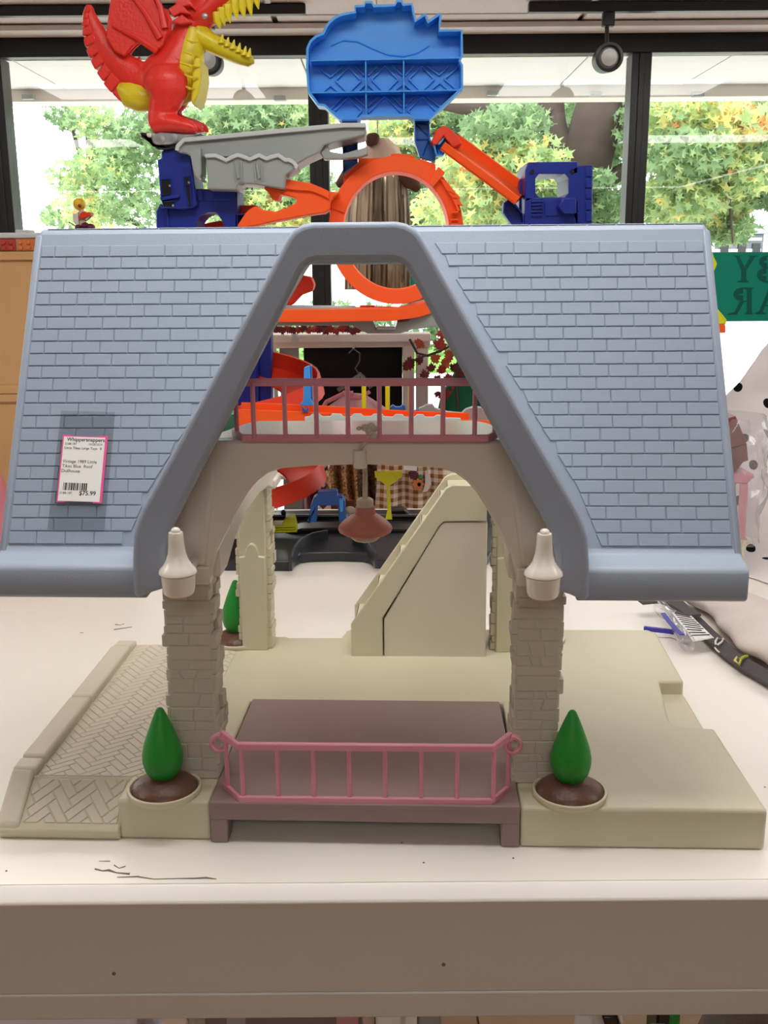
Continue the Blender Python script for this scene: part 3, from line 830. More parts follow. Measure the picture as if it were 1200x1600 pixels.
# carriage lanterns
for lx_ in (-.1886, .1594):
    k = .95; z_ = lambda z: .2822 + (z - .2655) * k * 1.03
    l = MB().lathe([(r * k, z_(z)) for r, z in [(.0, .2655), (.0125, .2655), (.0150, .2675), (.0162, .272), (.0172, .2865), (.0, .2865)]], lx_, -.030, 32).build('lantern', M_white, H, bevel=.001, smooth=50)
    MB().lathe([(r * k, z_(z)) for r, z in [(.0, .2868), (.0172, .2868), (.0192, .2885), (.0186, .2915), (.0145, .2960), (.0112, .3015), (.0088, .309), (.0078, .319), (.0074, .328), (.0070, .3292), (.0, .3292)]], lx_, -.030, 32).build('lantern_top', M_white, l, smooth=50)
    MB().ball((lx_, -.030, z_(.3305)), .0046, 1, 1, .8).build('finial', M_white, l, smooth=80)
    MB().box(lx_ - .004, lx_ + .004, -.018, .046, .292, .300).build('lantern_arm', M_white, l, bevel=.001)

# ------------------------------------------------------------------ roof
P0 = Vector((0, .03, .312)); dv = Vector((0, .14, .316)); SL = dv.length; dv.normalize(); nv = Vector((0, -dv.z, dv.y))
SLA = math.atan2(dv.z, dv.y)
def sp(x, s, o=0.): v = P0 + dv * s + nv * o; return (x, v.y, v.z)
def half(z):
    if z > .613: return .0605 - (z - .613) * .9
    if z > .365: return .207 - (z - .365) * (.1465 / .248)
    return .207 + (.365 - z) * .40
def hs(s): return half(.312 + dv.z * s)
LX = lambda s: CX - .367 + .0128 * s / SL
RX = lambda s: CX + .3745 - .0155 * s / SL
roof = MB()
ss = [-.022, 0, .03, .06] + [.1 + .04 * k for k in range(7)]
left = [(LX(s) , s) for s in (-.022, .342)] + [(CX - hs(s) - 0.0 + .012, s) for s in reversed(ss + [.342])]
roof.slab([sp(x, s) for x, s in left], tuple(nv * -.010))
right = [(RX(s), s) for s in (-.022, .342)] + [(CX + hs(s) - .012, s) for s in reversed(ss + [.342])]
roof.slab([sp(x, s) for x, s in reversed(right)], tuple(nv * -.010))
RF = roof.build('roof', M_roof, H, bevel=.003, seg=2)
# ridge cap, eaves, verges
cap = [(.163, .600), (.1660, .617), (.1685, .6235), (.1725, .6275), (.179, .6295), (.19, .6295), (.201, .626), (.207, .618), (.209, .60), (.2, .59), (.172, .59)]
MB().prism(cap, CX - .3545, CX + .359, 'x').build('ridge_cap', M_roof, RF, bevel=.0045, seg=4, smooth=60)
eave = [(.036, .322), (.0285, .3100), (.024, .3075), (.004, .3035), (-.0005, .3015), (-.0028, .2975), (-.0033, .275), (-.0020, .2705), (.002, .2685), (.018, .2685), (.026, .28), (.046, .318)]
MB().prism(eave, CX - .369, CX - .212, 'x').build('eave', M_roof, RF, bevel=.0022, seg=3, smooth=50)
MB().prism(eave, CX + .212, CX + .3765, 'x').build('eave', M_roof, RF, bevel=.0022, seg=3, smooth=50)
for s, X in ((-1, LX), (1, RX)):
    vb = MB()
    ring = lambda q: [Vector(sp(X(q), q, .0012)), Vector(sp(X(q) + s * .003, q, -.001)), Vector(sp(X(q) + s * .0035, q, -.018)), Vector(sp(X(q) - s * .004, q, -.018)), Vector(sp(X(q) - s * .005, q, .0012))]
    vb.poly3([ring(q) for q in (-.02, .1, .2, .34)]).build('verge', M_roof, RF, bevel=.0015, seg=2)
# gable band
outer = [(.2040, .2775), (.2200, .2705), (.2230, .2760), (.2228, .290), (.222, .31), (.2195, .335), (.214, .352), (.207, .366), (.165, .437), (.113, .525), (.0655, .606), (.0605, .6145), (.0555, .6205), (.047, .6255), (.038, .6275)]
inner = [(.1908, .2815), (.1900, .3), (.1895, .318), (.186, .334), (.176, .353), (.1300, .436), (.0865, .515), (.050, .5815), (.0455, .5885), (.0405, .592), (.034, .5935)]
gpoly = [(CX - x, z) for x, z in outer] + [(CX + x, z) for x, z in reversed(outer)] + [(CX + x, z) for x, z in inner] + [(CX - x, z) for x, z in reversed(inner)]
MB().prism(gpoly, -.010, .012, 'y').build('gable_band', M_roof, RF, bevel=.0075, seg=4, smooth=60)
sk = MB(); ol = [(-x, z) for x, z in outer[3:]] + [(x, z) for x, z in reversed(outer[3:])]
yb = lambda z: max(.028, .03 + (z - .312) * dv.y / dv.z - .001)
ringsA = [[(CX + x, .004, z) for x, z in ol], [(CX + x, yb(z), z) for x, z in ol], [(CX + x * .965, yb(z), z - .006) for x, z in ol], [(CX + x * .965, .004, z - .006) for x, z in ol], [(CX + x, .004, z) for x, z in ol]]
sk.poly3(ringsA, cap=False, closed=False).build('gable_skin', M_roof, RF, smooth=60)
# shingles, one by one
rows = 24; rh = .3245 / rows; s0 = .0035
lst = []
for sd, X in ((-1, LX), (1, RX)):
    for r in range(rows):
        a, b = s0 + r * rh, s0 + (r + 1) * rh
        mid = (a + b) / 2
        xe = X(mid) - CX - sd * .006
        end = abs(xe); g0, g1 = hs(a) + .0120, hs(b) + .0120
        pw = .0298
        # joints run from the verge inward, every other row shifted by half
        x = end; first = pw * (.5 if r % 2 else .96) + (.004 if sd > 0 else 0)
        stp = first
        while x > g0 + .004:
            x2 = max(x - stp, 0); stp = pw
            lo0, lo1 = max(x2, g0), max(x2, g1)
            if x - lo0 > .003 and x - lo1 > .002:
                q = [(lo0 + .0004, a + .0005), (x - .0004, a + .0005), (x - .0004, b - .0005), (lo1 + .0004, b - .0005)]
                lst.append((x - lo0, sd, q, a))
            x = x2
lst.sort(key=lambda t: -t[0])
print('shingles', len(lst))
cache = {}
MR = Matrix(((1, 0, 0, CX), (0, dv.y, nv.y, P0.y), (0, dv.z, nv.z, P0.z), (0, 0, 0, 1)))
rest = MB()
for k, (wd, sd, q, a) in enumerate(lst):
    full = abs(q[0][0] - q[3][0]) < 1e-6
    if sd < 0: q = [(-q[1][0], q[1][1]), (-q[0][0], q[0][1]), (-q[3][0], q[3][1]), (-q[2][0], q[2][1])]
    ox, oy = q[0]; ql = [(x - ox, y - oy) for x, y in q]
    key = tuple(round(v, 5) for p in ql for v in p)
    if key not in cache:
        cache[key] = tile_mesh('shingle', ql, .0016, .0006, M_roof)
    if k < 300:
        o = bpy.data.objects.new('shingle', cache[key]); C.objects.link(o); o.parent = RF
        o.matrix_local = MR @ Matrix.Translation((ox, oy, -.0003))
    else:
        me = cache[key].copy(); me.transform(MR @ Matrix.Translation((ox, oy, -.0003))); rest.b.from_mesh(me)
if len(lst) > 300: rest.build('shingle', M_roof, RF, smooth=0, kind='stuff')
# joints pressed in the ridge cap: shallow tiles on its upper round
for k in range(23):
    x0 = CX - .346 + .0306 * k
    MB().box(x0, x0 + .0296, .1755, .196, .629, .6301).build('ridge_tile', M_roof, RF, bevel=.0006)

# price tag taped to the roof
tp = Vector(sp(-.3046, .0815, .0032)); hz = Matrix.Rotation(HY, 4, 'Z'); wp = Vector(HO) + (hz @ tp)
T = bpy.data.objects.new('price_tag', None); C.objects.link(T); T.empty_display_size = .02
T.matrix_world = Matrix.Translation(wp) @ hz @ Matrix.Rotation(SLA, 4, 'X') @ Matrix.Rotation(R(-1.8), 4, 'Z')
tag(T, 'white price tag with bright pink edges taped to the left roof slope', 'price tag')
w2, h2 = .0236, .0355
tagp = [(-w2, -h2), (-w2 + .0085, -h2), (-w2 + .010, -h2 + .0012), (w2 - .010, -h2 + .0012), (w2 - .0085, -h2), (w2, -h2), (w2, h2), (w2 - .0085, h2), (w2 - .010, h2 - .0012), (-w2 + .010, h2 - .0012), (-w2 + .0085, h2), (-w2, h2)]
MB().prism(tagp, 0, .0003, 'z').build('tag_card', M_tagpink, T, smooth=0)
MB().box(-w2 + .0014, w2 - .0026, -h2 + .0014, h2 - .002, .0003, .0005).build('label', M_paper, T, smooth=0)
MB().prism([(-.0305, -.064), (.0285, -.064), (.0285, .0615), (-.0285, .0615)], -.0009, -.0007, 'z').build('tape', M_tape, T, smooth=0)
def tagtext(body, size, x, y, bold=0.):
    link_copy(text_mesh(body, size, M_ink, .00004, 'LEFT', bold), 'lettering', T, (x, y, .00056))
tagtext('Whippersnappers', .0055, -.0188, .0290, .00008)
tagtext('5188-187', .0032, -.0205, .0250); tagtext('10/28/2024', .0032, .0040, .0250)
tagtext('Little Tikes Large Toys', .0037, -.0205, .0205); tagtext('8', .0037, .0165, .0205)
tagtext('Vintage 1989 Little', .0047, -.0212, .0060)
tagtext('Tikes Blue  Roof', .0047, -.0212, .0010)
tagtext('Dollhouse', .0047, -.0216, -.0040)
tagtext('5188-187', .0034, -.0212, -.0268)
tagtext('$75.99', .0064, -.0010, -.0275, .00010)
bar = MB(); x = -.018; random.seed(3)
while x < .0055:
    wd = random.choice([.0003, .0005, .0009, .0013]); bar.box(x, x + wd, -.0228, -.0150, .0005, .0006); x += wd + random.choice([.0003, .0005, .0007])
bar.build('barcode', M_ink, T, smooth=0)

# ================================================================== RACE TRACK TOWER behind the house
random.seed(21)
GB = at(560, 850, 2.2)
G = thing('toy_race_track', (GB.x, 2.25, ZT), 'tall multicoloured plastic toy car track tower with an orange loop, standing behind the dollhouse', 'toy')
Z1 = lambda pts, ox, oy, sc: [(ox + x * sc, oy + y * sc) for x, y in pts]
def part(name, pts, Y0, Y1, m, bevel=.002, parent=None): return MB().pix(pts, Y0, Y1).build(name, m, parent or G, bevel=bevel, world=True)
def chan(name, path, wd, wall, th, m, side=(0, 1, 0), sides=None, parent=None):
    """open track: floor with two side walls"""
    a = wd / 2
    cs = [(-a, 0), (a, 0), (a, wall), (a - th, wall), (a - th, th), (-a + th, th), (-a + th, wall), (-a, wall)]
    return MB().sweep(path, cs, side=None if sides else side, sides=sides).build(name, m, parent or G, bevel=.0012, world=True)

# --- blue back panel: a tray with rims and ribs facing the room
PO = Z1([(345, 78), (410, 75), (418, 48), (470, 48), (482, 75), (628, 68), (640, 40), (680, 40), (690, 66), (755, 62), (768, 120), (780, 185), (812, 150), (850, 135), (860, 160), (862, 190), (900, 160), (945, 132), (962, 150), (956, 200), (945, 248), (1108, 250), (1112, 430), (1095, 470), (1112, 500), (1112, 665), (990, 780), (880, 882), (770, 880), (725, 860), (390, 866), (386, 885), (235, 885), (130, 790), (85, 785), (45, 730), (15, 690), (3, 530), (5, 380), (30, 325), (70, 290), (120, 270), (140, 225), (165, 190), (200, 160), (240, 140), (290, 127), (345, 120)], 480, 0, .21667)
BY0, BY1 = 2.12, 2.165
BP = part('blue_panel', PO, BY1, BY1 + .006, M_blue, .001)
# rim: wall all round
rim = MB(); Po = [at(x, y, BY1) for x, y in PO]; cen = sum(Po, Vector()) / len(Po)
inn = []
n = len(Po)
for i in range(n):
    t = (Po[(i + 1) % n] - Po[i - 1]).normalized(); nn = Vector((-t.z, 0, t.x))
    if i and False: pass
    inn.append(nn)
area = sum(Po[i].x * Po[(i + 1) % n].z - Po[(i + 1) % n].x * Po[i].z for i in range(n))
sgn = 1 if area > 0 else -1
Pi = [p + v * (.0045 * sgn) for p, v in zip(Po, inn)]
F_ = lambda P, y: [Vector((p.x, y, p.z)) for p in P]
rim.poly3([F_(Po, BY1), F_(Po, BY0), F_(Pi, BY0), F_(Pi, BY1), F_(Po, BY1)], cap=False).build('panel_rim', M_blue, BP, world=True)
def rib(a, b, name='rib', dep=.03, th=.003, par=None):
    A, B = at(*a, BY1), at(*b, BY1); d = (B - A).normalized(); nn = Vector((-d.z, 0, d.x)) * th / 2
    MB().poly3([[A + nn, B + nn, B - nn, A - nn], [Vector((q.x, BY1 - dep, q.z)) for q in (A + nn, B + nn, B - nn, A - nn)]]).build(name, M_blue, par or BP, world=True, bevel=.0006, seg=1)
zz = lambda x, y: (480 + x * .21667, y * .21667)
rib(zz(34, 466), zz(1094, 446), dep=.042); rib(zz(20, 694), zz(1106, 674), dep=.042)
rib(zz(423, 458), zz(428, 858), dep=.038); rib(zz(692, 452), zz(696, 856), dep=.038)
def dia(cx, cy, r=98, lower=False):
    q = [(cx, cy - r), (cx + r, cy), (cx, cy + r), (cx - r, cy)]
    es = [(0, 1), (1, 2), (2, 3), (3, 0)] if not lower else [(3, 0), (0, 1)]
    for a, b in es: rib(zz(*q[a]), zz(*q[b]), 'lattice_ridge', .006, .0035)
dia(297, 582, 92); dia(560, 576, 96); dia(824, 572, 92)
dia(297, 800, 96, True); rib(zz(393, 800), zz(330, 872), 'lattice_ridge', .006, .0035); dia(560, 815, 120, True); dia(826, 800, 100, True); rib(zz(726, 800), zz(800, 868), 'lattice_ridge', .006, .0035)
for a, b in (((95, 500), (168, 560)), ((168, 560), (262, 478)), ((340, 478), (412, 548)), ((95, 682), (168, 618)), ((168, 618), (250, 684)), ((345, 682), (416, 612)), ((438, 550), (505, 484)), ((612, 472), (684, 545)), ((438, 612), (510, 676)), ((612, 672), (684, 610)), ((704, 550), (770, 480)), ((704, 612), (776, 668)), ((862, 478), (952, 545)), ((952, 545), (1022, 478)), ((870, 668), (955, 598)), ((955, 598), (1036, 664)), ((988, 572), (1088, 488)), ((988, 572), (1092, 660)), ((160, 800), (250, 706)), ((340, 700), (416, 770)), ((440, 770), (515, 700)), ((612, 700), (684, 772)), ((706, 770), (772, 700)), ((862, 700), (970, 782))):
    rib(zz(*a), zz(*b), 'lattice_ridge', .006, .0035)
# flame swoosh moulded in the tray
MB().tube([at(480 + x * .21667, y * .21667, BY1 - .001) for x, y in ((170, 330), (260, 292), (360, 300), (470, 350), (580, 395), (700, 406), (790, 385), (880, 330))], .0016, 6).build('swoosh', M_blue, BP, world=True)

# --- struts under the panel
zf = lambda pts: Z1(pts, 600, 180, 1 / 6)
zl = lambda pts: Z1(pts, 400, 180, 1 / 6)
def tray(name, pts, Y, m, dep=.025):
    """shallow box open to the room: plate plus rim"""
    o = part(name, pts, Y, Y + .004, m, .0005)
    P = [at(x, y, Y) for x, y in pts]; n = len(P); c = sum(P, Vector()) / n
    Q = [p + (c - p).normalized() * .003 for p in P]
    g = lambda L, y: [Vector((p.x, y, p.z)) for p in L]
    MB().poly3([g(P, Y + .001), g(P, Y - dep), g(Q, Y - dep), g(Q, Y + .001), g(P, Y + .001)], cap=False).build('rim', m, o, world=True)
    return o
s1 = tray('strut', zl([(808, 60), (955, 60), (955, 455), (820, 560)]), 2.13, M_blue2)
s2 = tray('strut', zf([(280, 55), (420, 55), (428, 235), (472, 320), (474, 446), (330, 402), (284, 262)]), 2.13, M_blue2)
s3 = tray('strut_bracket', zf([(455, 280), (508, 280), (570, 208), (640, 272), (545, 392), (484, 396)]), 2.09, M_blue)
def lat(a, b, par, Y): 
    A, B = at(*a, Y), at(*b, Y); MB().tube([A, B], .0016, 6).build('rib', par.data.materials[0], par, world=True)
lat(zl([(815, 300)])[0], zl([(945, 445)])[0], s1, 2.128); lat(zl([(815, 268)])[0], zl([(950, 266)])[0], s1, 2.128)
lat(zf([(290, 75)])[0], zf([(412, 190)])[0], s2, 2.128); lat(zf([(288, 225)])[0], zf([(426, 225)])[0], s2, 2.128); lat(zf([(412, 240)])[0], zf([(355, 400)])[0], s2, 2.128)
lat(zf([(515, 300)])[0], zf([(555, 375)])[0], s3, 2.088); lat(zf([(500, 290)])[0], zf([(490, 390)])[0], s3, 2.088)

# --- grey launch ramp
GR = part('grey_ramp', [(285, 218), (345, 213), (470, 201), (538, 194.5), (572, 194.5), (571, 211), (535, 219.5), (506, 227), (500, 238), (480, 247), (461, 259), (450, 252), (440, 246), (300, 246), (290, 240), (277, 238), (278, 228)], 2.02, 2.13, M_gray, .003)
MB().sweep([at(x, y, 2.018) for x, y in ((277, 236), (279, 228), (288, 219), (345, 214), (440, 205), (538, 196), (572, 196))], [(-.006, -.004), (.006, -.004), (.006, .004), (-.006, .004)], side=(0, 1, 0)).build('ramp_lip', M_grayl, GR, world=True, bevel=.001)
part('ramp_arm', [(500, 238), (512, 228), (516, 237), (536, 240), (575, 229), (575, 241), (560, 246), (536, 248), (506, 249)], 2.03, 2.06, M_gray, .002, GR)
wv = [(545, 392), (560, 382), (640, 378), (690, 398), (740, 424), (795, 396), (850, 374), (910, 392), (962, 414), (1010, 394), (1050, 376), (1090, 396), (1120, 410), (1165, 392), (1200, 384), (1230, 376), (1260, 396), (1290, 420), (1330, 420), (1370, 440), (1400, 478), (1388, 500)]
lowb = [(1300, 560), (1290, 694), (1110, 665), (1010, 648), (860, 640), (830, 702), (560, 694), (566, 610)]
part('ramp_bracket', Z1(wv + lowb, 230, 180, 1 / 6), 2.0, 2.1, M_gray, .003, GR)
MB().sweep([at(230 + x / 6, 180 + y / 6, 1.998) for x, y in wv], [(-.004, -.0035), (.004, -.0035), (.004, .0035), (-.004, .0035)], side=(0, 1, 0)).build('wavy_lip', M_grayl, GR, world=True, bevel=.001)
part('ramp_leg', Z1([(395, 340), (500, 300), (506, 560), (490, 575), (515, 610), (490, 615), (440, 560)], 230, 180, 1 / 6), 2.0, 2.06, M_gray, .002, GR)
for x in (820, 880, 1010, 1070): MB().tube([at(230 + x / 6, 180 + 430 / 6, 1.998), at(230 + (x + 10) / 6, 180 + 620 / 6, 1.998)], .0018, 6).build('rib', M_gray, GR, world=True)
for x in (850, 1045): MB().sweep([at(230 + (x + k * 6 - 16) / 6, 180 + (470 + k * 30) / 6, 1.999) for k in range(5)], [(-.003, -.002), (.003, -.002), (.003, .002), (-.003, .002)], side=(0, 1, 0)).build('moulded_mark', M_gray, GR, world=True)

# --- navy tower on the left
NT = part('navy_tower', Z1([(135, 335), (275, 305), (400, 350), (440, 600), (470, 830), (440, 866), (320, 882), (150, 868), (125, 780), (95, 420), (135, 402)], 230, 180, 1 / 6), 2.04, 2.14, M_navy, .002)
for q in ([(128, 602), (222, 598), (236, 748), (136, 750)], [(340, 578), (396, 574), (400, 652), (350, 654)], [(352, 660), (404, 655), (420, 842), (384, 846)], [(142, 812), (250, 800), (262, 862), (152, 864)]):
    pts = Z1(q, 230, 180, 1 / 6); part('recess_shade', pts, 2.0385, 2.0405, M_blk, 0, NT)  # flat black plates on the tower face stand in for shade inside hollows
    MB().tube([at(x, y, 2.0375) for x, y in pts] , .0016, 6, closed=True).build('recess_frame', M_navy, NT, world=True)
for x, y in ((211, 662), (392, 632), (243, 848)):
    p = at(230 + x / 6, 180 + y / 6, 2.036); MB().ball(p, .0024).build('screw', M_silver, NT, world=True)
part('ledge', Z1([(120, 768), (296, 742), (300, 770), (124, 800)], 230, 180, 1 / 6), 2.03, 2.045, M_navy, .001, NT)
NB = part('navy_arch', Z1([(120, 830), (84, 900), (86, 1200), (460, 1200), (460, 1000), (500, 942), (570, 912), (640, 912), (690, 970), (712, 1012), (712, 1200), (850, 1200), (845, 700), (455, 690), (470, 850)], 230, 180, 1 / 6), 2.06, 2.16, M_navy, .002)
part('arch_panel', Z1([(530, 712), (820, 706), (824, 800), (536, 800)], 230, 180, 1 / 6), 2.056, 2.062, M_navy, .001, NB)
part('arch_panel', Z1([(466, 700), (520, 698), (524, 796), (470, 800)], 230, 180, 1 / 6), 2.056, 2.062, M_navy, .001, NB)
MB().tube([at(230 + x / 6, 180 + y / 6, 2.058) for x, y in ((120, 860), (185, 880), (196, 1080))], .003, 8).build('rib', M_navy, NB, world=True)
tray('navy_tray', Z1([(848, 935), (1008, 928), (1012, 1005), (965, 1075), (848, 1080)], 230, 180, 1 / 6), 2.09, M_navy, .03)
part('navy_leg', [(252, 378), (300, 378), (300, 864), (252, 864)], 2.08, 2.15, M_navy, .002)
part('navy_leg', [(345, 378), (402, 378), (402, 640), (398, 830), (345, 830)], 2.26, 2.32, M_navy, .002)
part('navy_leg', [(405, 520), (424, 520), (424, 830), (405, 830)], 2.30, 2.34, M_navy, .002)

# --- orange tracks
zo = lambda pts: Z1(pts, 400, 180, 1 / 6)
part('orange_fork', zo([(285, 600), (400, 618), (520, 640), (640, 690), (690, 715), (780, 722), (735, 765), (700, 802), (690, 880), (640, 915), (520, 930), (200, 990), (0, 1035), (-130, 1055), (-180, 1040), (-100, 920), (-60, 880), (0, 850), (70, 890), (120, 892), (180, 905), (300, 860), (360, 830), (388, 808), (370, 780), (335, 765), (300, 757), (220, 742), (205, 800), (150, 790), (120, 730), (75, 690), (80, 668), (260, 700)]), 2.03, 2.09, M_orange, .002)
part('fork_wall', zo([(285, 600), (400, 618), (520, 640), (640, 690), (690, 718), (685, 790), (640, 760), (520, 712), (400, 705), (262, 690)]), 2.024, 2.032, M_orange, .001)
part('orange_ramp', Z1([(860, 845), (1020, 842), (1090, 900), (1180, 905), (1180, 985), (1010, 1040), (870, 1075)], 230, 180, 1 / 6), 2.11, 2.15, M_oranged, .002)
part('orange_ramp', Z1([(460, 1030), (690, 985), (716, 1010), (712, 1110), (460, 1110)], 230, 180, 1 / 6), 2.18, 2.22, M_oranged, .002)
# loop
cx_, cy_ = 618.5, 362.0; LY = 2.12
cc = at(cx_, cy_, LY); RO = (cc - at(515, cy_, LY)).length; RZ = (at(cx_, 247, LY) - cc).length
loop = []
for k in range(61):
    a = R(-205 + 5.7 * k); loop.append(cc + Vector((RO * math.sin(a), .0 + .03 * (k / 60 - .5), RZ * math.cos(a))))
cs = [(-.045, .0), (-.039, .0), (-.039, .022), (.045, .022), (.045, .028), (-.045, .028)]
n_in = [(cc - p).normalized() for p in loop]
MBx = MB(); rings = []
for p, ni in zip(loop, n_in):
    sd = Vector((0, 1, 0)); rings.append([p + sd * a + ni * b for a, b in cs])
LP = MBx.poly3(rings).build('orange_loop', M_orange, G, bevel=.0012, world=True)
# clamps and flames on the loop
def ringblock(a0, a1, r0_, r1_, nm, y0=-.052, y1=.0, m=M_orange):
    mb = MB(); rr = []
    for k in range(7):
        a = R(a0 + (a1 - a0) * k / 6); d = Vector((RO * math.sin(a), 0, RZ * math.cos(a)))
        rr.append([cc + d * r0_ + Vector((0, y0, 0)), cc + d * r1_ + Vector((0, y0, 0)), cc + d * r1_ + Vector((0, y1, 0)), cc + d * r0_ + Vector((0, y1, 0))])
    mb.poly3(rr).build(nm, m, LP, bevel=.001, world=True)
ringblock(-72, -64, .80, 1.06, 'clamp'); ringblock(36, 43, .80, 1.05, 'clamp'); ringblock(-4, 16, .98, 1.04, 'cap_piece', -.03, .04)
part('loop_shoulder', zo([(820, 570), (958, 455), (958, 400), (1060, 402), (1200, 395), (1200, 440), (1050, 480), (900, 560), (820, 690)]), 2.085, 2.16, M_orange, .002, LP)
part('loop_shoulder', zf([(330, 405), (484, 458), (486, 580), (330, 470)]), 2.085, 2.16, M_orange, .002, LP)
part('loop_flame', zf([(520, 578), (590, 632), (715, 770), (705, 800), (745, 850), (690, 840), (718, 890), (690, 905), (640, 780), (560, 660)]), 2.07, 2.085, M_orange, .001, LP)
for q in ([(606, 712), (668, 740), (630, 726)], [(632, 766), (690, 778), (660, 780)]): part('flame_slot', zf(q), 2.068, 2.071, M_oranged, 0, LP)
for yv in (905, 975, 1018): part('step', zf([(632, yv), (690, yv - 6), (700, yv + 8), (640, yv + 12)]), 2.06, 2.08, M_orange, .0008, LP)
# straight track, right
A, B = at(698, 228, 2.10), at(812, 312, 2.08)
chan('straight_track', [A, A.lerp(B, .2), A.lerp(B, .7), B], .10, -.018, -.004, M_orange, side=(0, .88, .42))
part('track_hook', zf([(445, 240), (480, 170), (475, 150), (500, 140), (545, 100), (580, 102), (640, 140), (700, 205), (735, 270), (640, 300), (560, 190), (500, 272), (470, 278)]), 2.06, 2.14, M_oranged, .002)
# navy tower, right
za = lambda pts: Z1(pts, 800, 0, 1 / 3)
NR = part('navy_gatehouse', za([(62, 800), (75, 760), (308, 757), (312, 815), (110, 815), (110, 930), (60, 950)]), 2.05, 2.18, M_navy, .002)
part('gatehouse_side', za([(265, 800), (312, 775), (380, 772), (376, 1050), (300, 1050), (265, 950)]), 2.05, 2.18, M_navy, .002, NR)
part('gatehouse_base', za([(60, 925), (270, 925), (312, 940), (312, 1200), (60, 1200)]), 2.05, 2.18, M_navy, .002, NR)
part('gatehouse_side', za([(60, 930), (60, 1200), (30, 1200), (0, 1160), (0, 1040), (30, 1050), (36, 850), (62, 800)]), 2.10, 2.2, M_navy, .002, NR)
for px, py in ((94, 806), (282, 804)):
    p = at(800 + px / 3, py / 3, 2.049); MB().poly3([[(p.x + .004 * math.cos(k * .524), y, p.z + .004 * math.sin(k * .524)) for k in range(12)] for y in (2.047, 2.0505)]).build('screw_hole', M_blk, NR, world=True)
part('chamfer', za([(108, 813), (128, 813), (108, 838)]), 2.05, 2.18, M_navy, 0, NR); part('chamfer', za([(266, 813), (246, 813), (266, 838)]), 2.05, 2.18, M_navy, 0, NR)
part('chamfer', za([(108, 927), (128, 927), (108, 905)]), 2.05, 2.18, M_navy, 0, NR); part('chamfer', za([(266, 927), (246, 927), (266, 905)]), 2.05, 2.18, M_navy, 0, NR)
for k in range(5): part('vent_slat', za([(92, 940 + 16 * k), (140, 938 + 16 * k), (146, 946 + 16 * k), (92, 949 + 16 * k)]), 2.044, 2.052, M_navy, .0006, NR)
part('lower_frame', za([(152, 938), (212, 934), (218, 1010), (156, 1014)]), 2.047, 2.052, M_navy, .001, NR)
part('knob_block', za([(216, 965), (240, 925), (304, 922), (304, 1000), (246, 1003)]), 2.02, 2.052, M_navy, .003, NR)
for k in range(5): part('side_slot', za([(346, 784 + 52 * k), (374, 783 + 52 * k), (373, 826 + 52 * k), (346, 828 + 52 * k)]), 2.046, 2.0505, M_blk if False else M_navy, .001, NR)
tray('navy_tray', za([(-45, 955), (-20, 935), (12, 960), (50, 1010), (50, 1050), (-10, 1052), (-48, 1000)]), 2.07, M_navy, .02)
part('navy_leg', [(822, 390), (900, 390), (896, 862), (828, 862)], 2.08, 2.16, M_navy, .002)

# --- levels seen through the gable
chan('level_track', [at(430, 482, 2.08), at(500, 482, 2.08), at(610, 480, 2.08), at(636, 478, 2.09), at(690, 462, 2.12)], .10, .024, .005, M_orange)
part('track_foot', [(562, 478), (586, 478), (584, 494), (564, 493)], 2.1, 2.14, M_oranged, .001)
zp = lambda pts: Z1(pts, 420, 400, .23333)
GD = part('grey_deck', zp([(60, 342), (570, 346), (612, 390), (690, 436), (718, 490), (845, 490), (862, 440), (930, 430), (990, 385), (1130, 352), (1160, 470), (960, 492), (880, 520), (660, 520), (560, 467), (20, 467)]), 2.06, 2.16, M_gray, .002)
part('deck_lip', zp([(60, 392), (600, 394), (612, 402), (60, 402)]), 2.05, 2.062, M_grayl, .001, GD)
part('grey_deck_edge', zp([(725, 478), (845, 478), (850, 492), (722, 492)]), 2.05, 2.062, M_grayl, .001, GD)
# spiral chute
hc = at(392, 600, 2.22); HRr = .125
path = []; sds = []
for k in range(70):
    a = R(150 - 11.5 * k)            # turns on the right side from back to front
    zc = at(392, 566, 2.22).z - .185 * (11.5 * k) / 360 - .0
    path.append(hc + Vector((HRr * math.cos(a), HRr * math.sin(a) * .9, 0)) + Vector((0, 0, zc - hc.z))); sds.append(Vector((math.cos(a), math.sin(a), .28)))
cs = [(-.05, 0), (.034, 0), (.034, .042), (.029, .042), (.029, .005), (-.05, .005)]
rings = []
for i, p in enumerate(path):
    t = (path[min(i + 1, 69)] - path[max(i - 1, 0)]).normalized(); s = (sds[i] - t * sds[i].dot(t)).normalized(); nn = s.cross(t).normalized()
    if nn.z < 0: nn = -nn
    rings.append([p + s * a + nn * b for a, b in cs])
MB().poly3(rings).build('spiral_chute', M_oranged, G, bevel=.001, world=True)
chan('lower_track', [at(372, 661, 2.0), at(430, 663, 2.0), at(520, 667, 2.0), at(600, 672, 2.02), at(700, 676, 2.04), at(790, 678, 2.05)], .10, .034, .004, M_orange, side=(0, -1, 0))
part('blue_post', [(475, 575), (483, 572), (485, 625), (490, 634), (468, 634), (474, 626)], 1.98, 2.0, M_blue, .001)
part('blue_post', [(484, 572), (486, 572), (488, 625), (490, 632), (484, 632)], 2.0, 2.03, M_blue2, .001)
part('blue_clip', [(472, 636), (474, 636), (476, 640), (479, 640), (480, 636), (482, 636), (482, 643), (472, 643)], 1.944, 1.952, M_blue2, 0)
GS = part('grey_skirt', [(476, 668), (476, 652), (484, 651), (488, 647), (499, 647), (503, 651), (516, 651), (519, 647), (532, 647), (536, 651), (549, 651), (553, 647), (564, 647), (568, 651), (580, 651), (584, 647), (597, 647), (600, 651), (614, 652), (618, 648), (629, 648), (632, 652), (648, 652), (652, 648), (661, 648), (665, 652), (678, 652), (682, 649), (692, 649), (695, 653), (720, 654), (720, 672)], 1.93, 1.94, M_grayl, .0008)
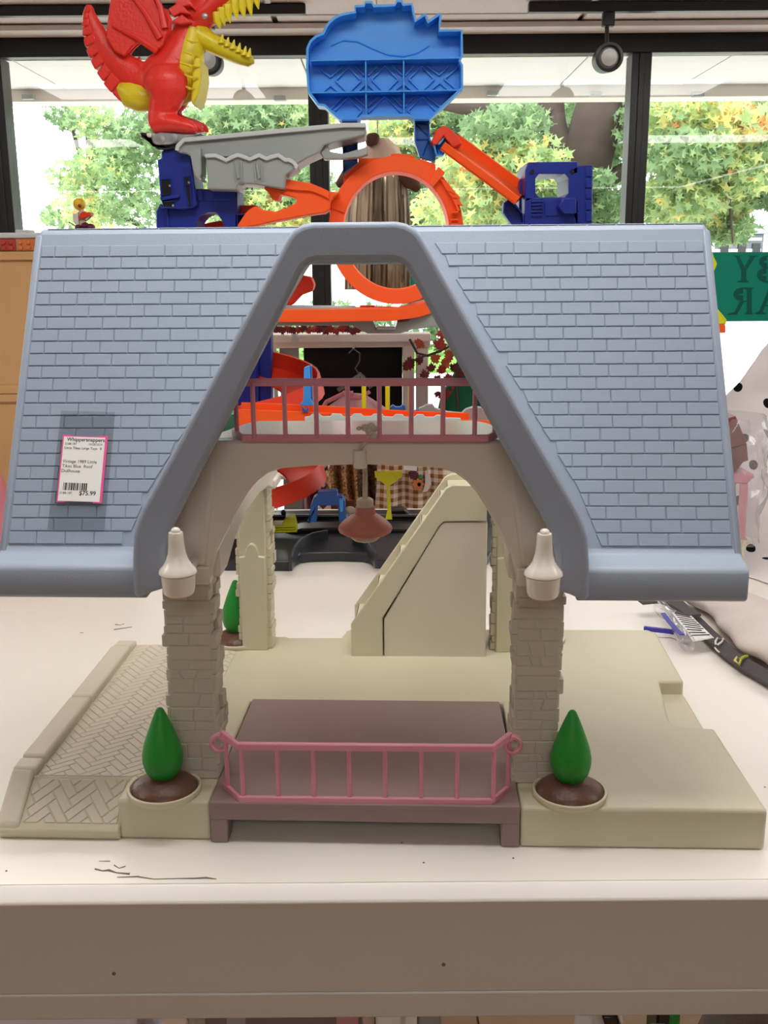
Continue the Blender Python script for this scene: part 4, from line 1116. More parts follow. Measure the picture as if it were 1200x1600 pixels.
part('grey_fairing', [(655, 638), (662, 636), (666, 633), (676, 632), (680, 638), (700, 644), (722, 646), (728, 640), (740, 636), (752, 637), (762, 648), (764, 664), (655, 664)], 2.09, 2.11, M_gray, .001)
for x, y0, y1 in ((565, 598, 640), (602, 604, 640), (638, 600, 640)): part('yellow_post', [(x, y0), (x + 7, y0), (x + 7, y1 + 18), (x, y1 + 18)], 2.08, 2.09, M_lime, .001)
part('blue_fence', [(610, 636), (614, 633), (618, 636), (626, 636), (628, 633), (633, 633), (634, 645), (655, 640), (655, 660), (610, 660)], 2.10, 2.115, M_blue2, .001)
tray('mint_tray', [(330, 650), (352, 640), (386, 644), (392, 690), (330, 694)], 2.06, M_mint, .04)
part('red_scoop', [(440, 475), (442, 452), (452, 436), (470, 430), (486, 433), (491, 445), (488, 455), (470, 462), (455, 478)], 2.22, 2.28, M_oranged, .004)
# --- black base on the table
zb = ZT
bo = [at_z(x, y, zb) for x, y in ((330, 892), (432, 893), (455, 893), (461, 886), (470, 881), (485, 879), (530, 878), (565, 879), (578, 882), (588, 889), (640, 890), (700, 890), (760, 886))]
outl = [(p.x, p.y) for p in bo] + [(.32, 2.40), (-.50, 2.40)]
BB = MB().prism(outl, zb, zb + .022, 'z').build('base', M_char, G, bevel=.003, world=True)
ar = [at_z(x, y, zb + .02) for x, y in ((454, 888), (460, 872), (472, 858), (490, 849), (512, 845))]
MB().sweep([p + Vector((0, 0, .012)) for p in ar], [(-.003, -.012), (.003, -.012), (.003, .018), (-.003, .018)], sides=[(-.5, .7, 0)] * 5).build('curved_wall', M_char, BB, world=True, bevel=.001)
ar = [at_z(x, y, zb + .02) for x, y in ((552, 852), (568, 858), (580, 868), (588, 884))]
MB().sweep([p + Vector((0, 0, .012)) for p in ar], [(-.003, -.012), (.003, -.012), (.003, .018), (-.003, .018)], sides=[(.5, .7, 0)] * 4).build('curved_wall', M_char, BB, world=True, bevel=.001)
part('back_rail', [(425, 806), (530, 806), (530, 816), (600, 816), (612, 797), (632, 797), (640, 804), (760, 806), (760, 835), (425, 836)], 2.30, 2.34, M_blk, .003)
part('mid_rail', [(425, 840), (470, 826), (530, 825), (640, 828), (760, 830), (760, 842), (640, 840), (530, 838), (470, 842), (425, 856)], 2.18, 2.24, M_blk, .003)
MB().pix([(428, 804), (760, 804), (760, 807), (428, 807)], 2.295, 2.30).build('white_edge', M_silver, G, world=True)
part('deck_plate', [(425, 836), (760, 836), (760, 868), (425, 868)], 2.26, 2.30, M_char, .002)
MB().ball(at(443, 801, 2.29), .006, 1, 1, 1.2).build('peg', M_blk, G, world=True)
part('lime_ramp', [(425, 820), (441, 820), (446, 809), (459, 809), (464, 832), (425, 834)], 2.14, 2.18, M_lime, .0015)
for k in range(3): part('ramp_step', [(428, 822 + 4 * k), (462, 821 + 4 * k), (462, 823 + 4 * k), (428, 824 + 4 * k)], 2.134, 2.14, M_lime, 0)
GA = part('blue_gate', [(483, 816), (485, 792), (490, 778), (496, 775), (496, 769), (527, 768), (527, 775), (535, 776), (539, 784), (540, 808), (545, 812), (530, 816), (528, 790), (496, 790), (494, 816), (478, 816)], 2.12, 2.15, M_blue2, .0015)
part('gate_brace', [(530, 780), (536, 780), (536, 800), (531, 800)], 2.108, 2.12, M_blue, .001, GA)
MB().ball(at(547, 797, 2.14), .012, 1, .5, .7).build('cream_wheel', M_cream, G, world=True)
YS = part('yellow_sign', [(585, 737), (628, 736), (629, 745), (609, 759), (604, 759), (586, 746)], 2.10, 2.108, M_lime, .001)
part('sign_pole', [(604, 758), (609, 758), (611, 798), (613, 812), (602, 812), (605, 798)], 2.102, 2.108, M_lime, .0008, YS)
for a, b in (((602, 737), (594, 751)), ((612, 737), (620, 751))): MB().tube([at(*a, 2.0995), at(*b, 2.0995)], .0011, 6).build('sign_rib', M_lime, YS, world=True)

# ================================================================== DRAGON
DY = 2.08
Dn = thing('toy_dragon', at(265, 205, DY), 'red and yellow plastic toy dragon with open jaws, perched on top of the track tower', 'toy dragon')
def ell(mb, pts, n=14):
    """loft of (px, py, radius px, depth radius px, dY)"""
    s = DY / F / math.cos(R(0)) * .98
    P = [at(x, y, DY + (dy[0] if dy else 0)) for x, y, r, rd, *dy in pts]; rings = []
    for i, p in enumerate(P):
        t = P[min(i + 1, len(P) - 1)] - P[max(i - 1, 0)]; t.normalize(); u = Vector((0, 1, 0)); u = (u - t * u.dot(t)).normalized(); v = t.cross(u)
        r, rd = pts[i][2] * s, pts[i][3] * s
        rings.append([p + v * math.cos(2 * math.pi * k / n) * r + u * math.sin(2 * math.pi * k / n) * rd for k in range(n)])
    mb.poly3(rings)
b = MB()
ell(b, [(226, 140, 22, 16), (238, 132, 30, 26), (258, 122, 38, 34), (278, 96, 30, 32), (290, 66, 24, 26), (302, 36, 24, 24), (322, 10, 26, 26), (350, -22, 26, 26)])   # trunk, neck, head
ell(b, [(240, 134, 30, 22), (212, 120, 25, 17), (186, 101, 22, 14), (164, 78, 19, 11), (148, 50, 16, 9), (139, 24, 11, 7), (139, 6, 5, 4)])   # tail
for dy, ox in ((-.05, 0), (.06, 10)):
    ell(b, [(256 + ox, 102, 20, 16, dy), (258 + ox, 122, 33, 24, dy), (261 + ox, 144, 31, 23, dy), (258 + ox, 159, 24, 19, dy), (250 + ox, 172, 18, 15, dy), (246 + ox, 186, 15, 14, dy), (244 + ox, 199, 13, 14, dy)])
    ell(b, [(236 + ox, 196, 13, 14, dy), (252 + ox, 191, 16, 17, dy), (274 + ox, 194, 13, 19, dy), (294 + ox, 198, 11, 20, dy), (306 + ox, 204, 8, 15, dy)])
    for kx, kd in ((300, -.018), (308, 0), (300, .018)):
        ell(b, [(kx - 14 + ox, 194, 7, 6, dy + kd), (kx + ox, 198, 6, 6, dy + kd), (kx + 9 + ox, 207, 3, 3, dy + kd)], 8)
body = b.build('body', M_red, Dn, world=True)
rm = body.modifiers.new('remesh', 'REMESH'); rm.mode = 'VOXEL'; rm.voxel_size = .004; rm.use_smooth_shade = True
smm = body.modifiers.new('smooth', 'SMOOTH'); smm.iterations = 4
# ribbed lower tail crest
for k in range(12):
    t = k / 11.; x0 = 222 - 96 * t ** 1.0; 
    px_ = [232, 214, 198, 183, 170, 158, 148, 140, 134, 130, 128, 129][k]; py_ = [150, 142, 130, 117, 104, 90, 76, 62, 48, 35, 24, 14][k]
    nx, ny = [(-.3, .95), (-.4, .9), (-.55, .83), (-.6, .8), (-.65, .75), (-.75, .66), (-.8, .6), (-.88, .5), (-.94, .3), (-1, .1), (-1, 0), (-1, -.2)][k]
    L = [22, 34, 38, 36, 32, 28, 24, 20, 16, 12, 8, 5][k]
    tx, ty = -ny, nx
    w_ = [12, 13, 12, 11, 10, 9, 9, 8, 8, 7, 6, 5][k]
    MB().pix([(px_ - tx * w_ - nx * 10, py_ - ty * w_ - ny * 10), (px_ + tx * w_ - nx * 10, py_ + ty * w_ - ny * 10), (px_ + tx * w_ * .9 + nx * (L - 12), py_ + ty * w_ * .9 + ny * (L - 12)), (px_ - tx * w_ * .8 + nx * (L - 8), py_ - ty * w_ * .8 + ny * (L - 8))], DY - .012, DY + .012).build('tail_fin', M_red, Dn, world=True, bevel=.003)
for (x, y) in ((146, 34), (154, 50), (166, 66), (196, 84), (216, 93), (232, 92)):
    MB().pix([(x - 9, y + 6), (x + 2, y - 6), (x + 4, y + 9)], DY - .006, DY + .006).build('back_spike', M_red, Dn, world=True, bevel=.001)
# yellow belly
b = MB()
ell(b, [(186, 136, 10, 10), (202, 146, 21, 20), (222, 152, 22, 24), (238, 156, 17, 22), (250, 160, 10, 14)])
ell(b, [(304, 46, 14, 22, -.004), (300, 70, 19, 25, -.004), (296, 96, 22, 29, -.004), (294, 122, 23, 30, -.004), (288, 146, 18, 26, -.004), (280, 160, 8, 14)])
bl = b.build('belly', M_yellow, Dn, world=True, smooth=60)
for k, (x0, y0, x1, y1) in enumerate(((291, 62, 310, 66), (286, 80, 312, 86), (281, 98, 313, 104), (286, 116, 311, 122), (288, 134, 304, 139))):
    MB().tube([at(x0, y0, DY - .056), at((x0 + x1) / 2, (y0 + y1) / 2 + 2, DY - .062), at(x1, y1, DY - .05)], [.001, .0025, .001], 8).build('belly_ridge', M_yellow, bl, world=True)
MB().pix([(303, 84), (313, 92), (315, 118), (310, 146), (305, 158), (301, 164), (298, 156), (300, 120)], DY - .05, DY + .04).build('throat_fin', M_yellow, bl, world=True, bevel=.003)
# jaws
def lumps(pts, m, nm, par=Dn, n=12):
    b = MB(); ell(b, pts, n); return b.build(nm, m, par, world=True, smooth=60)
jw = lumps([(296, 48, 18, 22), (312, 56, 18, 24), (330, 67, 14, 24), (352, 78, 13, 22), (374, 89, 11, 18), (390, 95, 9, 13), (397, 96, 3, 6)], M_yellow, 'lower_jaw')
for k, (x, y) in enumerate(((345, 64), (354, 69), (363, 73), (372, 78), (381, 83), (388, 86))):
    for dy in (-.03, .03):
        b = MB(); P = at(x, y, DY + dy * (1 - .06 * k)); b.poly3([[P + Vector((.006 * math.cos(q * 1.047), .006 * math.sin(q * 1.047), -.004)) for q in range(6)], [P + Vector((.004 + .001 * math.cos(q * 1.047), .001 * math.sin(q * 1.047), .012)) for q in range(6)]])
        b.build('tooth', M_yellow, jw, world=True)
uj = lumps([(330, 28, 9, 18), (346, 14, 11, 22), (368, -2, 12, 22), (396, -14, 12, 20), (420, -22, 10, 14)], M_yellow, 'upper_jaw')
for k, (x, y, L) in enumerate(((340, 34, 12), (347, 27, 14), (356, 22, 15), (367, 15, 17), (378, 12, 18), (389, 4, 24), (400, -2, 17))):
    for dy in (-.036, .03):
        P = at(x, y, DY + dy); l = L * DY / F
        MB().poly3([[P + Vector((.0085 * math.cos(q * 1.047), .006 * math.sin(q * 1.047), .016)) for q in range(6)], [P + Vector((.0075 * math.cos(q * 1.047), .006 * math.sin(q * 1.047), .0)) for q in range(6)], [P + Vector((.004 + .001 * math.cos(q * 1.047), .001 * math.sin(q * 1.047), -l * .8)) for q in range(6)]]).build('tooth', M_yellow, uj, world=True, bevel=0)
hd = lumps([(290, 24, 12, 24), (306, 28, 17, 28), (324, 22, 17, 28), (338, 6, 20, 29), (362, -12, 20, 27), (400, -28, 16, 22)], M_red, 'head')
p = at(320, 25, DY - .058); MB().ball(p, .0055, 1, .5, 1).build('eye_bolt', M_silver, hd, world=True)
for q in ([(272, 4), (290, -12), (306, 16), (296, 8), (286, 10)], [(262, 14), (280, 2), (298, 22), (282, 20), (270, 26)], [(266, 34), (284, 22), (300, 34), (284, 38)]):
    MB().pix(q, DY - .045, DY - .03).build('cheek_frill', M_red, hd, world=True, bevel=.002)
# wings
wl = [(174, -40), (172, 0), (168, 30), (165, 58), (178, 80), (195, 88), (205, 75), (214, 67), (226, 67), (234, 74), (240, 86), (256, 70), (262, 50), (262, 30), (256, 14), (246, 12), (242, 0), (246, -40)]
for y0, sh in ((DY - .03, 0), (DY + .05, 6)):
    wg = MB().pix([(x + sh, y) for x, y in wl], y0, y0 + .008).build('wing', M_red, Dn, world=True, bevel=.003)
    for (a, b_) in (((250, 60), (196, -20)), ((258, 44), (236, -20)), ((246, 80), (176, 40))):
        MB().tube([at(a[0], a[1], y0 - .002), at((a[0] + b_[0]) / 2 + 4, (a[1] + b_[1]) / 2, y0 - .004), at(b_[0], b_[1], y0 - .002)], [.007, .005, .003], 8).build('wing_bone', M_red, wg, world=True)
# grey car under its feet
cr = MB().pix([(236, 210), (250, 206), (288, 208), (316, 207), (300, 216), (290, 220), (262, 226), (246, 226), (238, 224)], DY - .06, DY + .06).build('perch', M_silver, Dn, world=True, bevel=.004)
MB().pix([(218, 206), (232, 208), (240, 226), (282, 220), (286, 228), (262, 234), (246, 234), (232, 222), (220, 214)], DY - .05, DY + .05).build('perch_base', M_blk, cr, world=True, bevel=.003)
MB().pix([(228, 208), (236, 207), (237, 214), (230, 214)], DY - .062, DY - .05).build('white_tip', M_paint, cr, world=True, bevel=.002)
for x, y in ((252, 218), (272, 215)):
    p = at(x, y, DY - .061); MB().poly3([[(p.x + r * math.cos(k * .524), yy, p.z + r * math.sin(k * .524)) for k in range(12)] for r, yy in ((.007, p.y + .004), (.007, p.y - .002), (.003, p.y - .0025))]).build('stud', M_silver, cr, world=True)

# ================================================================== THINGS AROUND THE TABLE
random.seed(5)
# plywood cubbies, left edge
cy0, cy1 = 2.10, 2.42
xr = at(165, 450, cy0).x; xl = at(-190, 450, cy0).x
def cubby(z0, z1, label):
    t = thing('plywood_box', ((xl + xr) / 2, (cy0 + cy1) / 2, z0), label, 'box', 'plywood boxes at the left edge')
    MB().box(xl, xr, cy0, cy1, z1 - .016, z1).build('top_board', M_wood, t, world=True, bevel=.001)
    MB().box(xl, xr, cy0, cy1, z0, z0 + .016).build('bottom_board', M_wood, t, world=True, bevel=.001)
    MB().box(xl, xr, cy0 + .006, cy0 + .016, z0 + .016, z1 - .016).build('front_board', M_wood, t, world=True)
    MB().box(xl, xr, cy1 - .012, cy1, z0 + .016, z1 - .016).build('back_board', M_wood, t, world=True)
    for a in (xl, xr - .012): MB().box(a, a + .012, cy0 + .016, cy1 - .012, z0 + .016, z1 - .016).build('side_board', M_wood, t, world=True)
    return t
zc1 = at(20, 393, cy0).z; zc0 = at(20, 616, cy0).z
cubby(zc0 + .001, zc1, 'upper plywood box at the left edge, standing on another plywood box')
cubby(ZT + .0005, zc0, 'lower plywood box standing on the white table at the left edge')
# studded brick box on top
bt = thing('brick_box', ((xl + at(62, 380, cy0).x) / 2, 2.2, zc1), 'pale lidded box with red and orange studded panels on the upper plywood box', 'toy box')
X0, X1 = xl + .02, at(66, 380, cy0).x; zt = at(30, 372.5, cy0).z
MB().box(X0, X1, cy0 + .01, 2.3, zc1, zt).build('box_body', M_bodice, bt, world=True, bevel=.002)
MB().box(X0 - .004, X1 + .004, cy0 + .004, 2.31, zt, zt + .011).build('lid', M_grayl, bt, world=True, bevel=.003)
a, b_ = at(10, 366, cy0).x, at(32, 366, cy0).x
MB().box(a, b_, cy0 + .05, cy0 + .09, zt + .011, zt + .018).build('lid_handle', M_grayl, bt, world=True, bevel=.002)
for (p0_, p1_, m) in ((-70, -3, M_brickor), (-1, 22, M_brickred), (25, 62, M_brickor)):
    x0, x1 = at(p0_, 380, cy0).x, at(p1_, 380, cy0).x
    pn = MB().box(x0, x1, cy0 + .004, cy0 + .012, zc1 + .001, zt - .001).build('studded_panel', m, bt, world=True, bevel=.001)
    nst = max(2, round((x1 - x0) / .0165))
    for i in range(nst):
        for j in range(2):
            xx = x0 + (x1 - x0) * (i + .5) / nst; z_ = zc1 + (zt - zc1) * (.3 + .42 * j)
            MB().poly3([[(xx + r * math.cos(k * .628), y, z_ + r * math.sin(k * .628)) for k in range(10)] for r, y in ((.0045, cy0 + .005), (.0045, cy0 + .001), (.004, cy0))]).build('stud', m, pn, world=True)
# toy bird figure
fp = at(128, 372, 2.2); fz = zc1
t = thing('toy_figure', (fp.x, 2.2, fz), 'small toy figure with a yellow ball head and purple base, left of the dragon', 'toy figure')
q = lambda x, y: at(x, y, 2.2)
zb_ = q(128, 352)
mb = MB().lathe([(.0, fz), (.024, fz), (.02, zb_.z - .006), (.0, zb_.z - .006)], zb_.x + .004, 2.2, 20); mb.build('stand', M_maroon, t, world=True)
mb = MB()
for dx in (-.012, 0, .012): mb.ball((q(133, 356).x + dx, 2.2, q(133, 357).z + (.002 if dx else .005)), .0085, 1, 1.4, .9)
mb.build('purple_base', M_maroon, t, world=True, smooth=80)
MB().lathe([(.0, q(0, 353).z), (.008, q(0, 353).z), (.0075, q(0, 340).z), (.005, q(0, 328).z), (.0, q(0, 328).z)], q(128, 340).x, 2.2, 16).build('torso', M_bodice, t, world=True)
MB().ball(q(124, 319), .0128).build('head', M_toyyellow, t, world=True, smooth=80)
p = q(127, 322); MB().ball((p.x, p.y - .0115, p.z), .0038, 1, .5, 1).build('eye_hole', M_brown, t, world=True)
MB().pix([(122, 341), (125, 333), (131, 330), (136, 332), (140, 331), (141, 336), (134, 340), (128, 342)], 2.185, 2.215).build('scarf', M_oranged, t, bevel=.002, world=True)
MB().pix([(113, 333), (117, 334), (122, 331), (123, 352), (117, 350), (114, 345)], 2.19, 2.198).build('white_wing', M_paint, t, bevel=.001, world=True)
MB().tube([q(107, 347), q(116, 352), q(122, 357)], .0012, 6).build('tail_wire', M_maroon, t, world=True)
MB().tube([q(133, 346), q(140, 341), q(143, 337)], .0011, 6).build('arm_wire', M_brown, t, world=True)
# rose bag at the far left
p = at(-28, 750, 1.98)
b = MB().lathe([(.0, ZT), (.045, ZT), (.052, ZT + .05), (.048, p.z - .03), (.035, p.z + .01), (.0, p.z + .02)], p.x, 1.98, 20)
o = b.build('cloth_bag', M_rosebag, None, smooth=80); tag(o, 'rose pink cloth bag on the table at the left edge, below the plywood boxes', 'bag')

# green banner on the window with mirrored lettering
BYb = WY - .012
xa, xb = at(637, 440, BYb).x, at(1420, 440, BYb).x; za_, zb2 = at(1150, 394, BYb).z, at(1150, 502, BYb).z
bn = thing('banner', ((xa + xb) / 2, BYb, zb2), 'long green shop window banner with dark mirrored capitals, seen from its back', 'banner')
MB().box(xa, xb, BYb, BYb + .006, zb2, za_).build('cloth', M_teal, bn, world=True, bevel=.002)
def letter(strokes):
    mb = MB()
    for s in strokes: mb.pix(s, BYb - .001, BYb + .001)
    mb.build('letter', M_teald, bn, world=True, smooth=0)
zg = lambda L: [(1080 + x * .125, 360 + y * .125) for x, y in L]
letter([zg([(530, 314), (625, 314), (625, 322), (600, 328), (668, 460), (735, 328), (712, 322), (712, 314), (836, 314), (836, 322), (800, 330), (690, 500), (690, 620), (715, 640), (715, 650), (580, 650), (580, 640), (625, 620), (625, 500), (560, 330), (530, 322)])])
def arc(cx, cy, rx, ry, wx, wy, a0, a1, n=16):
    o = [(cx + rx * math.cos(R(a0 + (a1 - a0) * k / n)), cy + ry * math.sin(R(a0 + (a1 - a0) * k / n))) for k in range(n + 1)]
    i = [(cx + (rx - wx) * math.cos(R(a0 + (a1 - a0) * k / n)), cy + (ry - wy) * math.sin(R(a0 + (a1 - a0) * k / n))) for k in range(n + 1)]
    return [zg([o[k], o[k + 1], i[k + 1], i[k]]) for k in range(n)]
# mirrored B (bowls to the left), R and A
letter([zg([(1060, 314), (1000, 314), (1000, 650), (1060, 650)]), zg([(1090, 314), (1090, 326), (940, 326), (940, 314)]), zg([(1090, 650), (1090, 638), (940, 638), (940, 650)]), zg([(1000, 462), (1000, 476), (940, 476), (940, 462)])] + arc(945, 393, 95, 80, 58, 66, 90, 270) + arc(940, 556, 118, 95, 62, 82, 90, 270))
letter([zg([(780, 714), (780, 724), (758, 740), (758, 1020), (770, 1040), (770, 1052), (672, 1052), (672, 1040), (695, 1020), (695, 740), (660, 732), (660, 714)]), zg([(700, 880), (640, 880), (640, 894), (700, 894)]), zg([(664, 886), (610, 886), (540, 1020), (452, 1046), (452, 1056), (570, 1054)])] + arc(650, 800, 122, 88, 66, 76, 90, 270))
letter([zg([(1000, 714), (975, 714), (850, 1010), (795, 1036), (795, 1048), (935, 1048), (935, 1038), (895, 1020), (985, 800)]), zg([(1000, 714), (980, 740), (1085, 1020), (1060, 1038), (1060, 1048), (1200, 1048), (1200, 1038), (1160, 1020), (1035, 714)]), zg([(930, 930), (1070, 930), (1076, 948), (924, 948)])])

# lime toy arm with an orange foot
lp = at(1085, 500, 2.0)
t = thing('toy_slide_post', (lp.x, 2.02, ZT), 'lime green toy post with an orange foot, peeping out past the right roof edge', 'toy')
MB().pix([(1070, 380), (1100, 384), (1112, 389), (1116, 402), (1121, 412), (1118, 420), (1114, 426), (1116, 442), (1117, 460), (1118, 481), (1121, 482), (1128, 490), (1136, 500), (1134, 507), (1070, 507)], 2.0, 2.04).build('post', M_lime, t, world=True, bevel=.002)
MB().pix([(1070, 507), (1134, 507), (1134, 520), (1070, 521)], 2.0, 2.04).build('foot', M_orange, t, world=True, bevel=.002)
q1 = at(1072, 521, 2.0); q2 = at(1096, 521, 2.0)
MB().box(q1.x, q2.x, 2.0, 2.04, ZT, q1.z + .002).build('column', M_navy, t, world=True, bevel=.002)

# polka-dot cloth: hung over a rail behind the table, its end spread on the table top
def dots(m_uvscale=1.0):
    m = bpy.data.materials.new('polka_cloth'); m.use_nodes = True; nt = m.node_tree; b = nt.nodes['Principled BSDF']; b.inputs['Roughness'].default_value = .85; b.inputs['Specular IOR Level'].default_value = .1
    tc = nt.nodes.new('ShaderNodeTexCoord'); v = nt.nodes.new('ShaderNodeTexVoronoi'); v.voronoi_dimensions = '2D'; v.inputs['Scale'].default_value = 13.5; v.inputs['Randomness'].default_value = .55
    nt.links.new(tc.outputs['UV'], v.inputs['Vector'])
    lt = nt.nodes.new('ShaderNodeMath'); lt.operation = 'LESS_THAN'; lt.inputs[1].default_value = .135; nt.links.new(v.outputs['Distance'], lt.inputs[0])
    mx_ = nt.nodes.new('ShaderNodeMix'); mx_.data_type = 'RGBA'; mx_.inputs[6].default_value = (*lin((236, 230, 230)), 1); mx_.inputs[7].default_value = (*lin((24, 22, 24)), 1)
    nt.links.new(lt.outputs[0], mx_.inputs[0]); nt.links.new(mx_.outputs[2], b.inputs['Base Color'])
    return m
M_polka = dots()
def grid_mesh(name, fn, nu, nv, m, parent=None, thick=.002, uvs=(1, 1), world=True, smooth=True, uvfn=None):
    V = [fn(i / nu, j / nv) for j in range(nv + 1) for i in range(nu + 1)]
    Fc = [(j * (nu + 1) + i, j * (nu + 1) + i + 1, (j + 1) * (nu + 1) + i + 1, (j + 1) * (nu + 1) + i) for j in range(nv) for i in range(nu)]
    me = bpy.data.meshes.new(name); me.from_pydata([tuple(v) for v in V], [], Fc)
    uv = me.uv_layers.new(name='UVMap')
    for p in me.polygons:
        for li, vi in zip(p.loop_indices, p.vertices):
            uv.data[li].uv = uvfn(V[vi], (vi // (nu + 1)) / nv) if uvfn else ((vi % (nu + 1)) / nu * uvs[0], (vi // (nu + 1)) / nv * uvs[1])
    if world and parent is not None: me.transform(Matrix.Translation(-root_loc(parent)))
    me.materials.append(m)
    me.polygons.foreach_set('use_smooth', [smooth] * len(me.polygons))
    o = bpy.data.objects.new(name, me); C.objects.link(o)
    if parent is not None: o.parent = parent
    if thick:
        s = o.modifiers.new('thickness', 'SOLIDIFY'); s.thickness = thick; s.offset = 0
    return o
from mathutils import noise as NZ
ztop = at(1240, 440, 2.3).z
lxb, lxt = at(1126, 660, 2.1).x, at(1214, 510, 2.28).x
def pc(u, v):
    # v 0..1 : table front -> fold -> up
    if v < .35:
        k = v / .35; y = 1.70 + .37 * k; z = ZT + .003; xl_ = .80 - .19 * k
    else:
        k = (v - .35) / .65; y = 2.07 + .23 * k; z = ZT + .003 + (ztop - ZT) * k ** 1.0
        kk = max(0, (z - at(1126, 660, 2.1).z) / (at(1214, 510, 2.28).z - at(1126, 660, 2.1).z))
        xl_ = .63 + (lxb - .63) * min(1, k / .5) + (lxt - lxb) * kk
    x = xl_ + (1.22 - xl_) * u
    nz = NZ.noise(Vector((x * 9, z * 9 + y * 5, 3))) + .5 * NZ.noise(Vector((x * 22, z * 17, 7))) + .7 * (abs(NZ.noise(Vector((x * 7 + z * 8, z * 3, 1)))) - .3)
    if v < .35: return (x, y, z + .004 * max(0, nz) * min(1, (.35 - v) * 8))
    return (x, y - .030 * nz * min(1, (v - .35) * 4) - 0.0, z)
o = grid_mesh('polka_dot_cloth', pc, 60, 90, M_polka, None, .0015, uvfn=lambda p_, v: (p_[0], 1.06 * v if v < .35 else .37 + (v - .35) / .65 * (ztop - ZT) * 1.03))
tag(o, 'crumpled white cloth with black polka dots, draped behind the right roof edge', 'cloth')
rl = thing('cloth_rail', (.95, 2.32, 0), 'thin white rail that holds up the polka dot cloth, outside the frame', 'rail')
MB().tube([(at(1225, 440, 2.325).x, 2.325, ztop - .004), (1.4, 2.325, ztop - .004)], .012, 10).build('bar', M_paint, rl, world=True)
for x in (1.3, 1.38): MB().tube([(x, 2.325, ztop - .01), (x, 2.325, ZT)], .010, 10).build('upright', M_paint, rl, world=True)

# rose kiosk toy in a clear bag
KY = 1.93
kp = at(1150, 880, KY)
t = thing('toy_kiosk', (kp.x, KY, ZT + .006), 'rose pink toy stand with glossy brown roof in clear bag, beside right roof edge', 'toy')
MB().pix([(1118, 738), (1150, 738), (1178, 741), (1180, 746), (1172, 752), (1168, 756), (1118, 756)], KY - .04, KY + .04).build('counter', M_pink, t, world=True, bevel=.003)
MB().pix([(1160, 756), (1170, 756), (1167, 800), (1165, 838), (1169, 845), (1152, 845), (1156, 836), (1158, 800)], KY - .04, KY - .022).build('post', M_pink, t, world=True, bevel=.002)
MB().pix([(1143, 756), (1151, 756), (1147, 800), (1146, 845), (1138, 845)], KY + .02, KY + .036).build('post', M_pink, t, world=True, bevel=.002)
MB().pix([(1120, 842), (1174, 845), (1173, 849), (1166, 852), (1163, 884), (1120, 886)], KY - .045, KY + .045).build('cream_tub', M_cream, t, world=True, bevel=.003)
q1, q2 = at(1122, 886, KY - .045), at(1160, 886, KY - .045)
MB().box(q1.x, q2.x, KY - .04, KY + .04, ZT + .006, q1.z + .003).build('tub_foot', M_cream, t, world=True)
br = MB().pix([(1128, 656), (1150, 650), (1167, 692), (1126, 705)], KY - .05, KY + .05).build('roof', M_brown, t, world=True, bevel=.002)
MB().pix([(1126, 704), (1167, 692), (1170, 720), (1162, 722), (1150, 738), (1126, 738)], KY - .045, KY + .045).build('gable', M_brown, t, world=True, bevel=.002)
def bag(u, v):
    th = 2 * math.pi * u
    P_ = [(.062, 648), (.075, 690), (.060, 730), (.072, 760), (.05, 800), (.048, 845)]
    k = v * 5; i = min(4, int(k)); f_ = k - i
    r = P_[i][0] * (1 - f_) + P_[i + 1][0] * f_; py = P_[i][1] * (1 - f_) + P_[i + 1][1] * f_
    c = at(1152, py, KY); nz = 1 + .35 * NZ.noise(Vector((math.cos(th) * 2.2, math.sin(th) * 2.2, v * 6)))
    return (c.x + r * .8 * nz * math.cos(th), KY + r * nz * math.sin(th), c.z)
grid_mesh('clear_bag', bag, 36, 24, M_bag, t, 0)

# quilted carrier with dark webbing
cpath = [(1040, 925), (1085, 942), (1130, 975), (1175, 1005), (1225, 1035), (1290, 1070)]
Pc = [at_z(x, y, ZT + .03) for x, y in cpath]
t = thing('baby_carrier', (Pc[3].x, Pc[3].y, ZT), 'beige quilted baby carrier with dark grey webbing, lying on the table at the right edge', 'baby carrier')
def padf(u, v):
    k = v * (len(Pc) - 1); i = min(len(Pc) - 2, int(k)); f_ = k - i; c = Pc[i].lerp(Pc[i + 1], f_); d = (Pc[i + 1] - Pc[i]); d.z = 0; d.normalize(); s = Vector((-d.y, d.x, 0))
    th = 2 * math.pi * u
    w_ = .035 + .055 * min(1, v * 1.6); hh = .016 + .016 * min(1, v * 2)
    seam = 1 - .18 * math.exp(-((math.sin(v * 11 + 1.5 * math.sin(th))) / .16) ** 2)
    nz = 1 + .16 * NZ.noise(c * 16 + Vector((math.cos(th), math.sin(th), 0)))
    endf = math.sqrt(max(.02, 1 - max(0, (.06 - v) / .06) ** 2))
    return c + s * (math.cos(th) * w_ * nz * endf + .068) + Vector((0, 0, -.03 + hh + math.sin(th) * hh * seam * nz * endf))
grid_mesh('quilted_pad', padf, 40, 80, M_quilt, t, 0)
bp_ = [at_z(x, y, ZT + .012) for x, y in ((1040, 930), (1062, 948), (1085, 970), (1108, 993), (1135, 1018), (1165, 1040), (1210, 1066), (1290, 1105))]
MB().sweep(bp_, [(-.011, -.005), (.011, -.005), (.011, .004), (0, .006), (-.011, .004)], sides=[Vector((.55, .75, .35))] * len(bp_)).build('webbing', M_band, t, world=True, bevel=.002)
MB().sweep([at_z(x, y, ZT + .03) for x, y in ((1000, 940), (1030, 938), (1060, 946), (1085, 962))], [(-.012, -.002), (.012, -.002), (.012, .002), (-.012, .002)], sides=[Vector((.5, .8, 0))] * 4).build('webbing', M_band, t, world=True)
def loop_(pts, z, r, m, nm): MB().tube([at_z(x, y, z) for x, y in pts], r, 8, closed=True).build(nm, m, t, world=True, smooth=80)
